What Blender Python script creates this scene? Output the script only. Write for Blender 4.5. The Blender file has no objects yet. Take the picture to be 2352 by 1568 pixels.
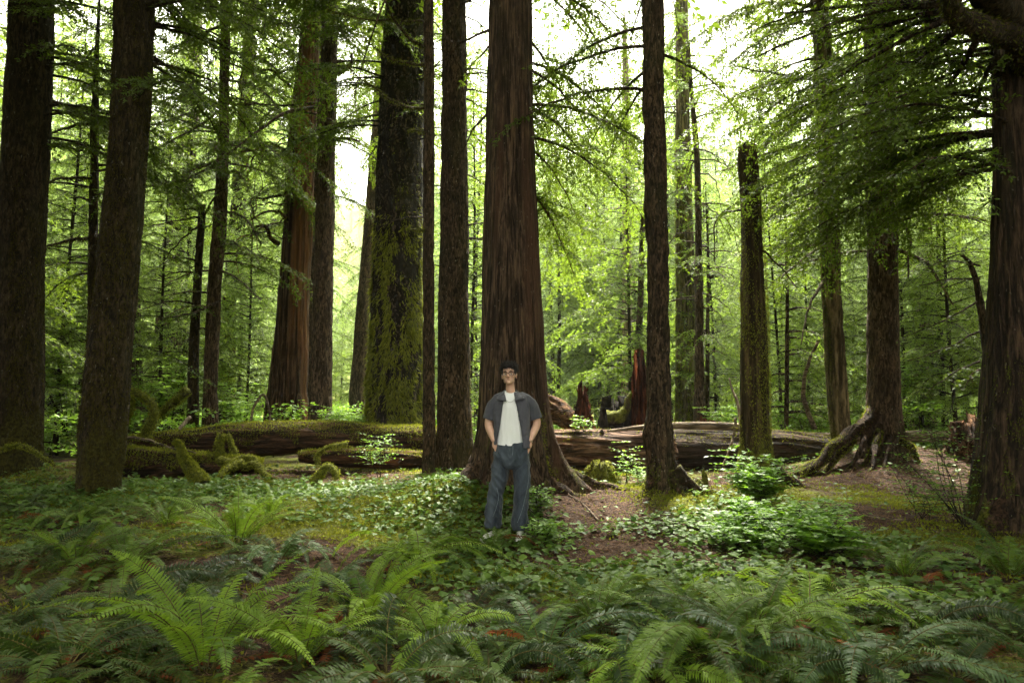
import bpy, math, random
import numpy as np
from mathutils import Vector

# ---------------------------------------------------------------- camera, sky, sun, exposure
scene = bpy.context.scene
COL = scene.collection
R = math.radians
CAMZ, PITCH = 1.45, R(5.0)
F = 1568.0                       # focal length in units of the 2352 px wide picture
cam_d = bpy.data.cameras.new("camera")
cam = bpy.data.objects.new("camera", cam_d); COL.objects.link(cam)
cam.location = (0, 0, CAMZ); cam.rotation_euler = (R(90) + PITCH, 0, 0)
cam_d.sensor_width = 36; cam_d.lens = 24.0
cam_d.clip_start = 0.05; cam_d.clip_end = 2000
cam_d.dof.use_dof = True; cam_d.dof.focus_distance = 7.3; cam_d.dof.aperture_fstop = 5.0
scene.camera = cam

SUN_EL, SUN_AZ = R(57), R(14)    # azimuth measured from +Y (ahead of the camera) towards +X
world = bpy.data.worlds.new("World"); scene.world = world; world.use_nodes = True
wn = world.node_tree; wn.nodes.clear()
sky = wn.nodes.new("ShaderNodeTexSky"); sky.sky_type = 'NISHITA'; sky.sun_disc = False
sky.sun_elevation = SUN_EL; sky.sun_rotation = SUN_AZ; sky.dust_density = 5.0; sky.air_density = 1.0; sky.ozone_density = 1.0
hs = wn.nodes.new("ShaderNodeHueSaturation"); hs.inputs["Saturation"].default_value = 0.0; hs.inputs["Value"].default_value = 1.0
bg = wn.nodes.new("ShaderNodeBackground"); bg.inputs[1].default_value = 0.15
wo = wn.nodes.new("ShaderNodeOutputWorld")
wn.links.new(sky.outputs[0], hs.inputs["Color"]); cm = wn.nodes.new("ShaderNodeMix"); cm.data_type = 'RGBA'; cm.blend_type = 'MULTIPLY'; cm.inputs[0].default_value = 1.0; cm.inputs[7].default_value = (1.0, .975, .85, 1)
wn.links.new(hs.outputs[0], cm.inputs[6]); wn.links.new(cm.outputs[2], bg.inputs[0]); wn.links.new(bg.outputs[0], wo.inputs[0])
sd = bpy.data.lights.new("sun", 'SUN'); sd.energy = 5.0; sd.angle = R(12); sd.color = (1.0, 0.94, 0.80)
sun = bpy.data.objects.new("sun", sd); COL.objects.link(sun)
sdir = Vector((math.sin(SUN_AZ) * math.cos(SUN_EL), math.cos(SUN_AZ) * math.cos(SUN_EL), math.sin(SUN_EL)))
sun.rotation_euler = sdir.to_track_quat('Z', 'Y').to_euler(); sun.location = (0, 0, 60)
scene.view_settings.view_transform = 'Standard'; scene.view_settings.look = 'None'
scene.view_settings.exposure = 2.95; scene.view_settings.gamma = 1.0
scene.render.engine = 'CYCLES'
cy = scene.cycles
cy.max_bounces = 5; cy.diffuse_bounces = 4; cy.glossy_bounces = 1; cy.transmission_bounces = 4; cy.transparent_max_bounces = 4
cy.volume_bounces = 0; cy.use_denoising = True; cy.sample_clamp_indirect = 6.0; cy.caustics_reflective = False; cy.caustics_refractive = False
cy.use_adaptive_sampling = True; cy.adaptive_threshold = 0.02
try:
    cy.denoiser = 'OPENIMAGEDENOISE'; cy.denoising_prefilter = 'ACCURATE'; cy.denoising_input_passes = 'RGB_ALBEDO_NORMAL'
except Exception: pass

# even, thin air: far trees fade a little
def haze_box():
    me = bpy.data.meshes.new("haze"); x0, x1, y0, y1, z0, z1 = -420, 420, -90, 440, -3, 150
    v = [(x, y, z) for x in (x0, x1) for y in (y0, y1) for z in (z0, z1)]
    me.from_pydata(v, [], [(0, 1, 3, 2), (4, 6, 7, 5), (0, 4, 5, 1), (2, 3, 7, 6), (0, 2, 6, 4), (1, 5, 7, 3)]); me.update()
    m = bpy.data.materials.new("haze"); m.use_nodes = True; t = m.node_tree; t.nodes.clear(); o = t.nodes.new("ShaderNodeOutputMaterial"); v_ = t.nodes.new("ShaderNodeVolumePrincipled")
    v_.inputs["Color"].default_value = (.93, .96, .95, 1); v_.inputs["Density"].default_value = HAZE; t.links.new(v_.outputs[0], o.inputs["Volume"]); me.materials.append(m)
    ob = bpy.data.objects.new("haze", me); COL.objects.link(ob); ob["kind"] = "stuff"; ob["label"] = "thin bright haze hanging among the far trees"
HAZE = .0004
haze_box()

# ---------------------------------------------------------------- numeric helpers
rng = np.random.default_rng(7)
_perm = np.random.default_rng(3).permutation(256); _perm = np.concatenate([_perm] * 3)
_g = np.random.default_rng(4).normal(size=(256, 3)); _g /= np.linalg.norm(_g, axis=1)[:, None]
def noise3(p):
    p = np.asarray(p, float); i = np.floor(p).astype(int); f = p - i; i &= 255
    u = f * f * f * (f * (f * 6 - 15) + 10); out = 0
    for dx in (0, 1):
        wx = u[:, 0] if dx else 1 - u[:, 0]
        for dy in (0, 1):
            wy = u[:, 1] if dy else 1 - u[:, 1]
            for dz in (0, 1):
                wz = u[:, 2] if dz else 1 - u[:, 2]
                h = _perm[_perm[_perm[(i[:, 0] + dx) & 255] + ((i[:, 1] + dy) & 255)] + ((i[:, 2] + dz) & 255)]
                g = _g[h]
                out = out + wx * wy * wz * (g[:, 0] * (f[:, 0] - dx) + g[:, 1] * (f[:, 1] - dy) + g[:, 2] * (f[:, 2] - dz))
    return out * 1.6
def noise2(x, y, s=1.0, o=0.0):
    x = np.asarray(x, float); return noise3(np.stack([x.ravel() * s + o, np.asarray(y, float).ravel() * s + o * 1.7, np.full(x.size, 5.3 + o)], 1)).reshape(x.shape)
def sstep(a, b, x):
    t = np.clip((x - a) / (b - a), 0, 1); return t * t * (3 - 2 * t)
def norm(v):
    return v / np.maximum(np.linalg.norm(v, axis=-1, keepdims=True), 1e-9)

# ground height (one sheet: clearing, low rise behind the man, root mounds, far hillside)
MOUNDS = [(-0.15, 9.4, .16, 1.3), (-1.0, 8.7, .20, .75), (-1.35, 11.3, .12, .9), (6.4, 12.0, .38, 1.5), (2.15, 9.2, .12, .6), (3.6, 9.6, .10, .7),
          (-5.6, 9.8, .06, .7), (-7.4, 11.2, .18, 1.1), (4.3, 8.2, .10, .8), (-2.6, 7.6, .09, 1.0), (1.1, 9.3, .08, .5), (7.6, 12.6, .22, 1.1), (5.3, 7.0, .06, .9)]
def H(x, y):
    x = np.asarray(x, float); y = np.asarray(y, float)
    z = 0.16 * sstep(6.8, 9.6, y) + 0.05 * noise2(x, y, .7) + 0.022 * noise2(x, y, 2.3, 3) + 0.10 * noise2(x, y, .18, 9) * sstep(2, 12, np.hypot(x, y - 6))
    for mx, my, mh, mr in MOUNDS: z = z + mh * np.exp(-((x - mx) ** 2 + (y - my) ** 2) / (mr * mr))
    z = z + sstep(60, 260, y + 12 * noise2(x, y, .02, 4)) * (58 + 16 * noise2(x, y, .012, 7) + 0.12 * np.clip(np.abs(x), 0, 150))
    return z
def gz(x, y): return float(H(np.array([x]), np.array([y]))[0])

_c, _s = math.cos(PITCH), math.sin(PITCH)
def P(px, py, d):                 # the point seen at (px, py) of the 2352 px picture, d metres ahead
    u = (px - 1176) / F; v = (784 - py) / F
    yy = _c - _s * v; zz = _s + _c * v
    return np.array([d * u / yy, d, CAMZ + d * zz / yy])
def mpp(py, d):                   # metres per picture unit there
    return d / (_c - _s * (784 - py) / F) / F
def proj(p):
    p = np.atleast_2d(p); dy = p[:, 1]; dz = p[:, 2] - CAMZ
    zc = dy * _c + dz * _s; v = (-dy * _s + dz * _c) / zc
    return 1176 + F * p[:, 0] / zc, 784 - F * v
def gp(px, py):                   # where the sight line meets the ground
    d = np.arange(2.0, 60, .02); u = (px - 1176) / F; v = (784 - py) / F; yy = _c - _s * v; zz = _s + _c * v
    X = d * u / yy; Z = CAMZ + d * zz / yy; h = H(X, d); k = np.argmax(Z <= h)
    return np.array([X[k], d[k], h[k]])

# ---------------------------------------------------------------- mesh helpers
class MB:
    """collects vertices and quads / triangles for ONE mesh object"""
    def __init__(s): s.V = []; s.Q = []; s.T = []; s.A = []; s.n = 0
    def add(s, V, Q=None, T=None, a=0.5):
        V = np.asarray(V, float).reshape(-1, 3)
        if Q is not None and len(Q): s.Q.append(np.asarray(Q, int).reshape(-1, 4) + s.n)
        if T is not None and len(T): s.T.append(np.asarray(T, int).reshape(-1, 3) + s.n)
        s.V.append(V); s.A.append(np.broadcast_to(np.asarray(a, float), (len(V),)).copy()); s.n += len(V); return s
    def mesh(s, name, mat, smooth=True, origin=None):
        V = np.concatenate(s.V) if s.V else np.zeros((0, 3)); A = np.concatenate(s.A) if s.A else np.zeros(0)
        if origin is not None: V = V - np.asarray(origin)
        Q = np.concatenate(s.Q) if s.Q else np.zeros((0, 4), int); T = np.concatenate(s.T) if s.T else np.zeros((0, 3), int)
        me = bpy.data.meshes.new(name)
        me.vertices.add(len(V)); me.vertices.foreach_set("co", V.astype(np.float32).ravel())
        nl = 4 * len(Q) + 3 * len(T); me.loops.add(nl)
        me.loops.foreach_set("vertex_index", np.concatenate([Q.ravel(), T.ravel()]).astype(np.int32))
        me.polygons.add(len(Q) + len(T))
        st = np.concatenate([np.arange(len(Q)) * 4, 4 * len(Q) + np.arange(len(T)) * 3]).astype(np.int32)
        me.polygons.foreach_set("loop_start", st)
        try: me.polygons.foreach_set("loop_total", np.concatenate([np.full(len(Q), 4), np.full(len(T), 3)]).astype(np.int32))
        except Exception: pass
        me.update(calc_edges=True); me.validate()
        me.polygons.foreach_set("use_smooth", np.full(len(me.polygons), bool(smooth)))
        at = me.attributes.new("rnd", 'FLOAT', 'POINT')
        if len(me.vertices) == len(A): at.data.foreach_set("value", A.astype(np.float32))
        me.materials.append(mat); return me
    def build(s, name, mat, parent=None, origin=None, smooth=True):
        o = bpy.data.objects.new(name, s.mesh(name, mat, smooth, origin)); COL.objects.link(o)
        if parent is not None: o.parent = parent
        elif origin is not None: o.location = tuple(origin)
        return o
def tag(o, label=None, cat=None, group=None, kind=None):
    if label: o["label"] = label
    if cat: o["category"] = cat
    if group: o["group"] = group
    if kind: o["kind"] = kind
    return o
def empty(name, loc, label, cat, group=None, rz=0.0):
    o = bpy.data.objects.new(name, None); COL.objects.link(o); o.location = tuple(loc); o.rotation_euler = (0, 0, rz)
    o.empty_display_size = .2
    return tag(o, label, cat, group)

def resample(pts, n):
    pts = np.asarray(pts, float); d = np.r_[0, np.cumsum(np.linalg.norm(np.diff(pts, axis=0), axis=1))]
    t = np.linspace(0, d[-1], n); k = len(pts)
    if k < 3: return np.stack([np.interp(t, d, pts[:, c]) for c in range(pts.shape[1])], 1), t
    # Catmull-Rom through the points
    m = np.gradient(pts, d, axis=0); i = np.clip(np.searchsorted(d, t, side='right') - 1, 0, k - 2); h = (d[i + 1] - d[i])[:, None]; s = ((t - d[i])[:, None]) / h
    return (2*s**3-3*s**2+1)*pts[i] + (s**3-2*s**2+s)*h*m[i] + (-2*s**3+3*s**2)*pts[i+1] + (s**3-s**2)*h*m[i+1], t

def loft(mb, path, rad, nseg=12, disp=None, vertical=False, cap=True, squash=None, a=.5):
    """tube round a polyline; disp(pos, theta, s) gives extra radius"""
    path = np.asarray(path, float); n = len(path); rad = np.broadcast_to(np.asarray(rad, float), (n,))
    T = norm(np.gradient(path, axis=0))
    if vertical: A = np.tile([1., 0, 0], (n, 1)); B = np.tile([0, 1., 0], (n, 1))
    else:
        A = np.zeros((n, 3)); ref = np.array([0, 0, 1.]) if abs(T[0, 2]) < .9 else np.array([1., 0, 0])
        a0 = norm(ref - T[0] * ref.dot(T[0])); A[0] = a0
        for i in range(1, n):
            a0 = norm(a0 - T[i] * a0.dot(T[i])); A[i] = a0
        B = np.cross(T, A)
    th = np.linspace(0, 2 * np.pi, nseg, endpoint=False); ct, stn = np.cos(th), np.sin(th)
    s = np.r_[0, np.cumsum(np.linalg.norm(np.diff(path, axis=0), axis=1))]
    U = A[:, None] * ct[None, :, None] + B[:, None] * stn[None, :, None]
    rr = np.repeat(rad[:, None], nseg, 1)
    if disp is not None: rr = rr + disp(rr, np.tile(th, (n, 1)), np.repeat(s[:, None], nseg, 1), U)
    V = path[:, None] + U * rr[..., None]
    i = np.arange(n - 1)[:, None] * nseg; j = np.arange(nseg)[None]; j2 = (j + 1) % nseg
    Q = np.stack([i + j, i + j2, i + nseg + j2, i + nseg + j], -1).reshape(-1, 4)
    base = mb.n; mb.add(V.reshape(-1, 3), Q=Q, a=a)
    if cap:
        for k, fl in ((0, 1), (n - 1, 0)):
            c = V[k].mean(0); b = mb.n; ring = base + k * nseg + np.arange(nseg); nx = np.roll(ring, -1)
            mb.add([c], a=a); cc = np.full(nseg, b)
            mb.T.append(np.stack([nx, ring, cc] if fl else [ring, nx, cc], 1))
    return V

def tubes(mb, A0, B0, r0, r1, a=.5):
    """many straight three-sided twigs at once"""
    A0 = np.asarray(A0); B0 = np.asarray(B0); n = len(A0)
    if n == 0: return
    T = norm(B0 - A0); ref = np.where(np.abs(T[:, 2:3]) < .9, np.array([[0, 0, 1.]]), np.array([[1., 0, 0]]))
    X = norm(np.cross(T, ref)); Y = np.cross(T, X); V = np.zeros((n, 6, 3))
    for k in range(3):
        w = X * math.cos(2.094 * k) + Y * math.sin(2.094 * k)
        V[:, k] = A0 + w * np.reshape(r0, (-1, 1)); V[:, 3 + k] = B0 + w * np.reshape(r1, (-1, 1))
    b = np.arange(n)[:, None] * 6
    Q = np.concatenate([b + np.array([[0, 1, 4, 3]]), b + np.array([[1, 2, 5, 4]]), b + np.array([[2, 0, 3, 5]])])
    mb.add(V.reshape(-1, 3), Q=Q, a=a)

def leaves(mb, pos, dirn, nrm, L, W, rnd, fold=0.0):
    """flat pointed leaflets: one quad each"""
    dirn = norm(dirn); side = norm(np.cross(dirn, nrm)); L = np.reshape(L, (-1, 1)); W = np.reshape(W, (-1, 1)); n = len(pos)
    up = np.cross(side, dirn)
    V = np.stack([pos, pos + dirn * L * .42 + side * W * .5 + up * W * fold, pos + dirn * L, pos + dirn * L * .42 - side * W * .5 + up * W * fold], 1)
    Q = np.arange(n)[:, None] * 4 + np.arange(4)[None]
    mb.add(V.reshape(-1, 3), Q=Q, a=np.repeat(rnd, 4))

def bough(lf, wd, p, width, rg, spacing, leaf, lw, droop, start, tone, wood_r, twigwood=True, lsp=.62, jitter=.6):
    """a limb with its main spray and hanging side sprays"""
    p = np.asarray(p, float); L = np.linalg.norm(np.diff(p, axis=0), axis=1).sum(); d = np.linspace(0, 1, len(p)); Tg = norm(np.gradient(p, axis=0))
    spray(lf, wd, p, width * .55, rg, spacing, leaf, lw, droop, start, tone, wood_r, twigwood=twigwood, lsp=lsp, jitter=jitter)
    n = max(3, int(L * (1 - start) / max(.17, spacing * 4.5)))
    for i in range(n):
        t = start + (1 - start) * (i + rg.uniform(.1, .9)) / n * .96; q = np.array([np.interp(t, d, p[:, c]) for c in range(3)]); T = norm(np.array([np.interp(t, d, Tg[:, c]) for c in range(3)]))
        S = norm(np.cross(T, [0, 0, 1.])) * (1 if i % 2 else -1); l = width * (1 - .55 * t) * rg.uniform(.5, 1.15) * (1 if t > .25 else .7); D = norm(T * rg.uniform(.4, .9) + S * .8 + np.array([0, 0, rg.normal(-.12, .2)])); k = np.linspace(0, 1, 6)
        q = q + D * (l * k)[:, None] - np.array([0, 0, 1.]) * (rg.uniform(.2, .6) * l * k ** 2)[:, None]
        spray(lf, wd, q, l * .42, rg, spacing, leaf * .92, lw, droop, .08, tone + rg.normal(0, .06), wood_r * .4, twigwood=twigwood, lsp=lsp, jitter=jitter)
def spray(lf, wd, path, width, rg, spacing=.07, leaf=.075, lw=.3, droop=.35, start=.12, tone=0.0, wood_r=.012, taper=.75, twigwood=True, lsp=.62, jitter=.42):
    """a flat drooping conifer spray along a branch path"""
    path = np.asarray(path, float); Lb = np.linalg.norm(np.diff(path, axis=0), axis=1).sum()
    nt = max(6, int(Lb * (1 - start) / spacing)); ts = np.linspace(start, 1, nt) + rg.uniform(-.4, .4, nt) * (1 - start) / nt; ts = np.clip(ts, 0, 1)
    d = np.linspace(0, 1, len(path)); p = np.stack([np.interp(ts, d, path[:, c]) for c in range(3)], 1)
    Tg = norm(np.gradient(path, axis=0)); T = norm(np.stack([np.interp(ts, d, Tg[:, c]) for c in range(3)], 1))
    S = norm(np.cross(T, np.array([0, 0, 1.]))); Uv = np.cross(S, T)
    sg = np.where(np.arange(nt) % 2 == 0, 1., -1.)
    ang = rg.uniform(.65, 1.05, nt) * (1 - .45 * ts)
    D = norm(T * np.cos(ang)[:, None] + S * (sg * np.sin(ang))[:, None] + Uv * rg.normal(-.08, .16, nt)[:, None])
    sh = np.minimum(1, (ts - start) / .18 + .35)
    Lt = width * sh * (1 - ts * taper) * rg.uniform(.55, 1.1, nt)
    loft(wd, path, wood_r * (1 - .8 * np.linspace(0, 1, len(path))), 4, cap=False)
    ends = p + D * Lt[:, None] + np.array([0, 0, -1.]) * (droop * Lt ** 2)[:, None]
    if twigwood: tubes(wd, p, ends, wood_r * .28, wood_r * .08)
    m = np.maximum(3, (Lt / (leaf * lsp) * 2).astype(int)); idx = np.repeat(np.arange(nt), m)
    k = np.concatenate([np.arange(q) for q in m]); s = (k + .5) / m[idx]; s = s ** .9
    pos = p[idx] + D[idx] * (Lt[idx] * s)[:, None] + np.array([0, 0, -1.]) * (droop * (Lt[idx] * s) ** 2)[:, None]
    sd2 = np.where(k % 2 == 0, 1., -1.); n = len(idx)
    N0 = Uv[idx] + rg.normal(0, jitter, (n, 3)); S2 = norm(np.cross(D[idx], N0))
    fw = rg.uniform(.5, 1.0, n); ld = norm(D[idx] * fw[:, None] + S2 * sd2[:, None] * .8 + np.array([0, 0, -.18]) * 1.0 + rg.normal(0, .14, (n, 3)))
    LL = leaf * rg.uniform(.6, 1.25, n) * (1 - .35 * s)
    new = (s > .72) * .25
    leaves(lf, pos, ld, N0, LL, LL * lw, np.clip(rg.normal(.42 + tone, .16, n) + new, 0, 1))

# ---------------------------------------------------------------- material helpers
class NT:
    def __init__(s, name):
        s.m = bpy.data.materials.new(name); s.m.use_nodes = True; s.t = s.m.node_tree; s.t.nodes.clear()
        s.out = s.t.nodes.new("ShaderNodeOutputMaterial")
    def n(s, typ, ins={}, **kw):
        nd = s.t.nodes.new(typ)
        for k, v in kw.items(): setattr(nd, k, v)
        for k, v in ins.items():
            sock = nd.inputs[k]
            if isinstance(v, bpy.types.NodeSocket): s.t.links.new(v, sock)
            else: sock.default_value = v
        return nd
    def math(s, op, a, b=0.0, clamp=False):
        nd = s.n("ShaderNodeMath", {0: a, 1: b}, operation=op, use_clamp=clamp); return nd.outputs[0]
    def mix(s, f, a, b):
        nd = s.n("ShaderNodeMix", {0: f}, data_type='RGBA')
        for k, v in ((6, a), (7, b)):
            if isinstance(v, bpy.types.NodeSocket): s.t.links.new(v, nd.inputs[k])
            else: nd.inputs[k].default_value = tuple(v) + (1,) if len(v) == 3 else v
        return nd.outputs[2]
    def noise(s, vec, scale, detail=3, rough=.55, dist=0.0):
        return s.n("ShaderNodeTexNoise", {"Vector": vec, "Scale": scale, "Detail": detail, "Roughness": rough, "Distortion": dist}).outputs[0]
    def map(s, vec, sc, rot=(0, 0, 0)):
        return s.n("ShaderNodeMapping", {"Vector": vec, "Scale": sc, "Rotation": rot}).outputs[0]
    def rng(s, v, a, b, c=0., d=1., smooth=True):
        return s.n("ShaderNodeMapRange", {0: v, 1: a, 2: b, 3: c, 4: d}, interpolation_type='SMOOTHSTEP' if smooth else 'LINEAR').outputs[0]
    def surf(s, sh): s.t.links.new(sh, s.out.inputs[0]); return s.m
def g3(c): return tuple(c) + (1,) if len(c) == 3 else c

def leaf_mat(name, c0, c1, trans=.45, tcol=None, rough=.55, spec=.25, var=.5):
    t = NT(name); a = t.n("ShaderNodeAttribute", attribute_name="rnd").outputs["Fac"]
    geo = t.n("ShaderNodeNewGeometry"); nz = t.noise(geo.outputs["Position"], .9, 2)
    f = t.math('ADD', a, t.math('MULTIPLY', t.math('SUBTRACT', nz, .5), var), clamp=True)
    col = t.mix(f, c0, c1)
    p = t.n("ShaderNodeBsdfPrincipled", {"Base Color": col, "Roughness": rough, "Specular IOR Level": spec})
    tc = t.mix(.5, col, tcol if tcol else (c1[0] * 1.4, c1[1] * 1.4, c1[2] * .8))
    gm = t.n("ShaderNodeBrightContrast", {"Color": tc, "Bright": .0, "Contrast": .0}).outputs[0]
    tr = t.n("ShaderNodeBsdfTranslucent", {"Color": gm})
    return t.surf(t.n("ShaderNodeMixShader", {0: trans, 1: p.outputs[0], 2: tr.outputs[0]}).outputs[0])

def bark_mat(name, dark, light, fs=9.0, stretch=.08, axis='Z', bump=.035, moss=.0, mosscol=((.04, .046, .006), (.19, .20, .024)), lowmoss=0.0, up=0.0, side=None, lichen=.25, red=None, plates=False, grn=0.10):
    t = NT(name); tc = t.n("ShaderNodeTexCoord").outputs["Object"]; geo = t.n("ShaderNodeNewGeometry")
    sc = {'Z': (1, 1, stretch), 'X': (stretch, 1, 1)}[axis]
    v1 = t.map(tc, sc)
    a = t.noise(v1, fs * 1.6, 4, .65, .6); b = t.noise(t.map(tc, tuple(min(1, q * 2.2) for q in sc)), fs * 5, 3, .7, .3); c = t.noise(tc, 2.0, 3)
    if plates:
        dv = t.n("ShaderNodeTexNoise", {"Vector": tc, "Scale": 5.0, "Detail": 3}).outputs[1]
        wv = t.n("ShaderNodeVectorMath", {0: t.map(tc, tuple(.38 if q < 1 else 1 for q in sc)), 1: t.map(dv, (.28, .28, .28))}, operation='ADD').outputs[0]
        vo = t.n("ShaderNodeTexVoronoi", {"Vector": wv, "Scale": fs * 1.9, "Randomness": 1.0}, feature='F1').outputs[0]
        a = t.math('ADD', t.math('MULTIPLY', a, .7), t.math('MULTIPLY', t.rng(vo, .6, .1), .3))
    h = t.math('ADD', t.math('MULTIPLY', t.rng(a, .35, .68), .7), t.math('MULTIPLY', b, .45))
    col = t.mix(t.rng(h, .15, .95), dark, light)
    col = t.mix(t.math('MULTIPLY', t.rng(t.noise(t.map(tc, (1, 1, .3) if axis == 'Z' else (.3, 1, 1)), 5.5, 4, .7), .44, .60), .62), col, dark)
    if red: col = t.mix(t.rng(t.noise(t.map(tc, sc), 2.6, 3), .5, .68), col, red)
    # grey-green algae film in broad vertical patches and pale lichen flecks
    col = t.mix(t.math('MULTIPLY', t.rng(t.noise(t.map(tc, (1, 1, .35) if axis == 'Z' else (.35, 1, 1)), 1.7, 3), .5, .75), grn * 4, True), col, (.05, .052, .018))
    col = t.mix(t.math('MULTIPLY', t.rng(t.noise(t.map(tc, (1, 1, .45) if axis == 'Z' else (.45, 1, 1)), 30, 2, .6), .67, .74), lichen, True), col, (.30, .27, .20))
    mcol = t.mix(t.rng(t.noise(tc, 22, 3, .7), .3, .7), mosscol[0], mosscol[1])
    m = t.noise(t.map(tc, (1, 1, .4) if axis == 'Z' else (.4, 1, 1)), 3.4, 5, .68)
    e = t.math('ADD', m, moss - .5)
    if lowmoss:
        zz = t.n("ShaderNodeSeparateXYZ", {0: tc}).outputs[2]; e = t.math('ADD', e, t.rng(zz, 0, lowmoss, .42, 0))
    N = t.n("ShaderNodeSeparateXYZ", {0: geo.outputs["Normal"]})
    if up: e = t.math('ADD', e, t.math('MULTIPLY', N.outputs[2], up))
    if side: e = t.math('ADD', e, t.math('MULTIPLY', N.outputs[0], side))
    mk = t.rng(e, .47, .62)
    col = t.mix(mk, col, mcol)
    hh = t.math('ADD', t.math('MULTIPLY', h, 1.0), t.math('MULTIPLY', t.math('MULTIPLY', mk, t.noise(tc, 60, 3, .7)), .8))
    bp = t.n("ShaderNodeBump", {"Height": hh, "Strength": 1.0, "Distance": bump})
    return t.surf(t.n("ShaderNodeBsdfPrincipled", {"Base Color": col, "Roughness": .88, "Specular IOR Level": .18, "Normal": bp.outputs[0]}).outputs[0])

MOSS = leaf_mat("moss", (.055, .065, .008), (.25, .27, .03), .3, rough=.8, spec=.1)
MOSS_D = leaf_mat("moss dark", (.03, .036, .006), (.11, .12, .016), .25, rough=.8, spec=.1)
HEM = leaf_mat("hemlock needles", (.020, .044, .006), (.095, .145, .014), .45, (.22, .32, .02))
HEM_Y = leaf_mat("young hemlock needles", (.045, .09, .012), (.22, .31, .035), .5, (.31, .47, .045))
HEM_FAR = leaf_mat("lightened conifer needles", (.06, .11, .026), (.30, .39, .095), .5, (.37, .53, .13))  # brighter background light put into the needle colour
CED = leaf_mat("cedar sprays", (.07, .12, .05), (.33, .42, .19), .5, (.40, .54, .23))  # colour raised too, to carry the background light
LEAFB = leaf_mat("bright shrub leaves", (.035, .10, .008), (.16, .31, .020), .5, (.30, .55, .03), .45, .35)
LEAFV = leaf_mat("vine maple leaves", (.07, .17, .014), (.20, .34, .03), .5, (.30, .50, .04), .45, .3)
FERN = leaf_mat("fern fronds", (.014, .036, .006), (.145, .235, .028), .35, (.22, .34, .025), .55, .18)
FERN_Y = leaf_mat("young fern fronds", (.04, .09, .010), (.19, .30, .028), .42, (.30, .46, .02), .55, .18)
FERN_G = leaf_mat("blue grey fern fronds", (.018, .045, .016), (.125, .205, .060), .25, (.14, .22, .05), .5, .22)
FERN_D = leaf_mat("dead fern fronds", (.09, .025, .010), (.24, .08, .025), .3, (.28, .10, .03), .7, .1)
HEART = leaf_mat("ground leaves", (.022, .058, .010), (.12, .20, .028), .3, (.16, .28, .03), .5, .18)
MOSS_B = leaf_mat("brown olive moss", (.022, .019, .005), (.085, .072, .014), .2, rough=.9, spec=.05)
FERN_K = leaf_mat("darkened fern fronds", (.010, .024, .005), (.075, .125, .018), .3, (.12, .20, .02), .5, .25)  # shade of the fern bed put into a darker frond colour
WOODT = bark_mat("twig bark", (.012, .009, .006), (.05, .038, .024), 14, .2, bump=.004, lichen=.1)
WOODP = bark_mat("dead pale twigs", (.10, .07, .045), (.28, .21, .15), 14, .2, bump=.004, lichen=.2)

# ---------------------------------------------------------------- ground sheet
def ground_mat():
    t = NT("forest floor"); geo = t.n("ShaderNodeNewGeometry"); p = geo.outputs["Position"]
    a = t.noise(p, 26, 4, .7, .5); b = t.noise(p, 1.1, 4, .6); c = t.noise(p, 90, 2, .7)
    lit = t.mix(t.rng(a, .35, .68), (.009, .005, .003), (.085, .045, .026))
    lit = t.mix(t.rng(c, .62, .72), lit, (.24, .15, .085))
    m = t.mix(t.rng(t.noise(p, 40, 3, .7), .3, .7), (.035, .042, .006), (.17, .18, .022))
    at = t.n("ShaderNodeAttribute", attribute_name="rnd").outputs["Fac"]
    e = t.math('ADD', t.math('MULTIPLY', t.math('SUBTRACT', b, .5), 1.1), t.math('ADD', at, t.math('MULTIPLY', t.math('SUBTRACT', a, .5), .5)))
    col = t.mix(t.rng(e, .42, .6), lit, m)
    h = t.math('ADD', a, t.math('MULTIPLY', c, .4))
    bp = t.n("ShaderNodeBump", {"Height": h, "Strength": .9, "Distance": .03})
    return t.surf(t.n("ShaderNodeBsdfPrincipled", {"Base Color": col, "Roughness": .92, "Specular IOR Level": .15, "Normal": bp.outputs[0]}).outputs[0])

# where moss / bare litter lies: blobs read off the picture, laid on the ground they cover
def _blob(lst):
    return [(gp(a, b), rx, ry, w) for a, b, rx, ry, w in lst]
BARE = _blob([(1350, 1170, .9, 1.3, 1), (1420, 1260, 1.0, .8, .9), (1640, 1112, 1.3, .9, 1), (1900, 1100, 1.6, 1.2, 1), (2080, 1110, 1.4, 1.3, 1), (2150, 1060, 1.4, 1.2, 1), (2020, 1190, 1.2, .7, .8),
              (790, 1095, 1.0, .8, .8), (640, 1310, .75, .5, 1), (700, 1260, .5, .5, .7), (1230, 1420, .5, .25, .8), (2050, 1290, 1.0, .45, .7), (560, 1440, .5, .4, .8)])
MOSSY = _blob([(880, 1180, 1.0, 1.0, 1), (1040, 1110, .7, .7, 1), (1480, 1120, .8, .7, 1), (1600, 1145, .8, .5, 1), (2040, 1150, 1.0, .35, 1), (2000, 1235, 1.3, .35, .9), (1400, 1350, .8, .5, .9), (720, 1200, .8, .6, .9),
               (620, 1130, 1.0, .6, .8), (450, 1120, .9, .6, .7), (1760, 1130, .7, .6, .9), (260, 1150, .8, .6, .8), (1000, 1065, 1.0, .5, .9), (2130, 1240, 1.0, .5, .7), (1950, 1130, .5, .3, .8)])
def field(bl, x, y):
    o = np.zeros_like(x)
    for c, rx, ry, w in bl: o = np.maximum(o, w * np.exp(-(((x - c[0]) / rx) ** 2 + ((y - c[1]) / ry) ** 2)))
    return o
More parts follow.
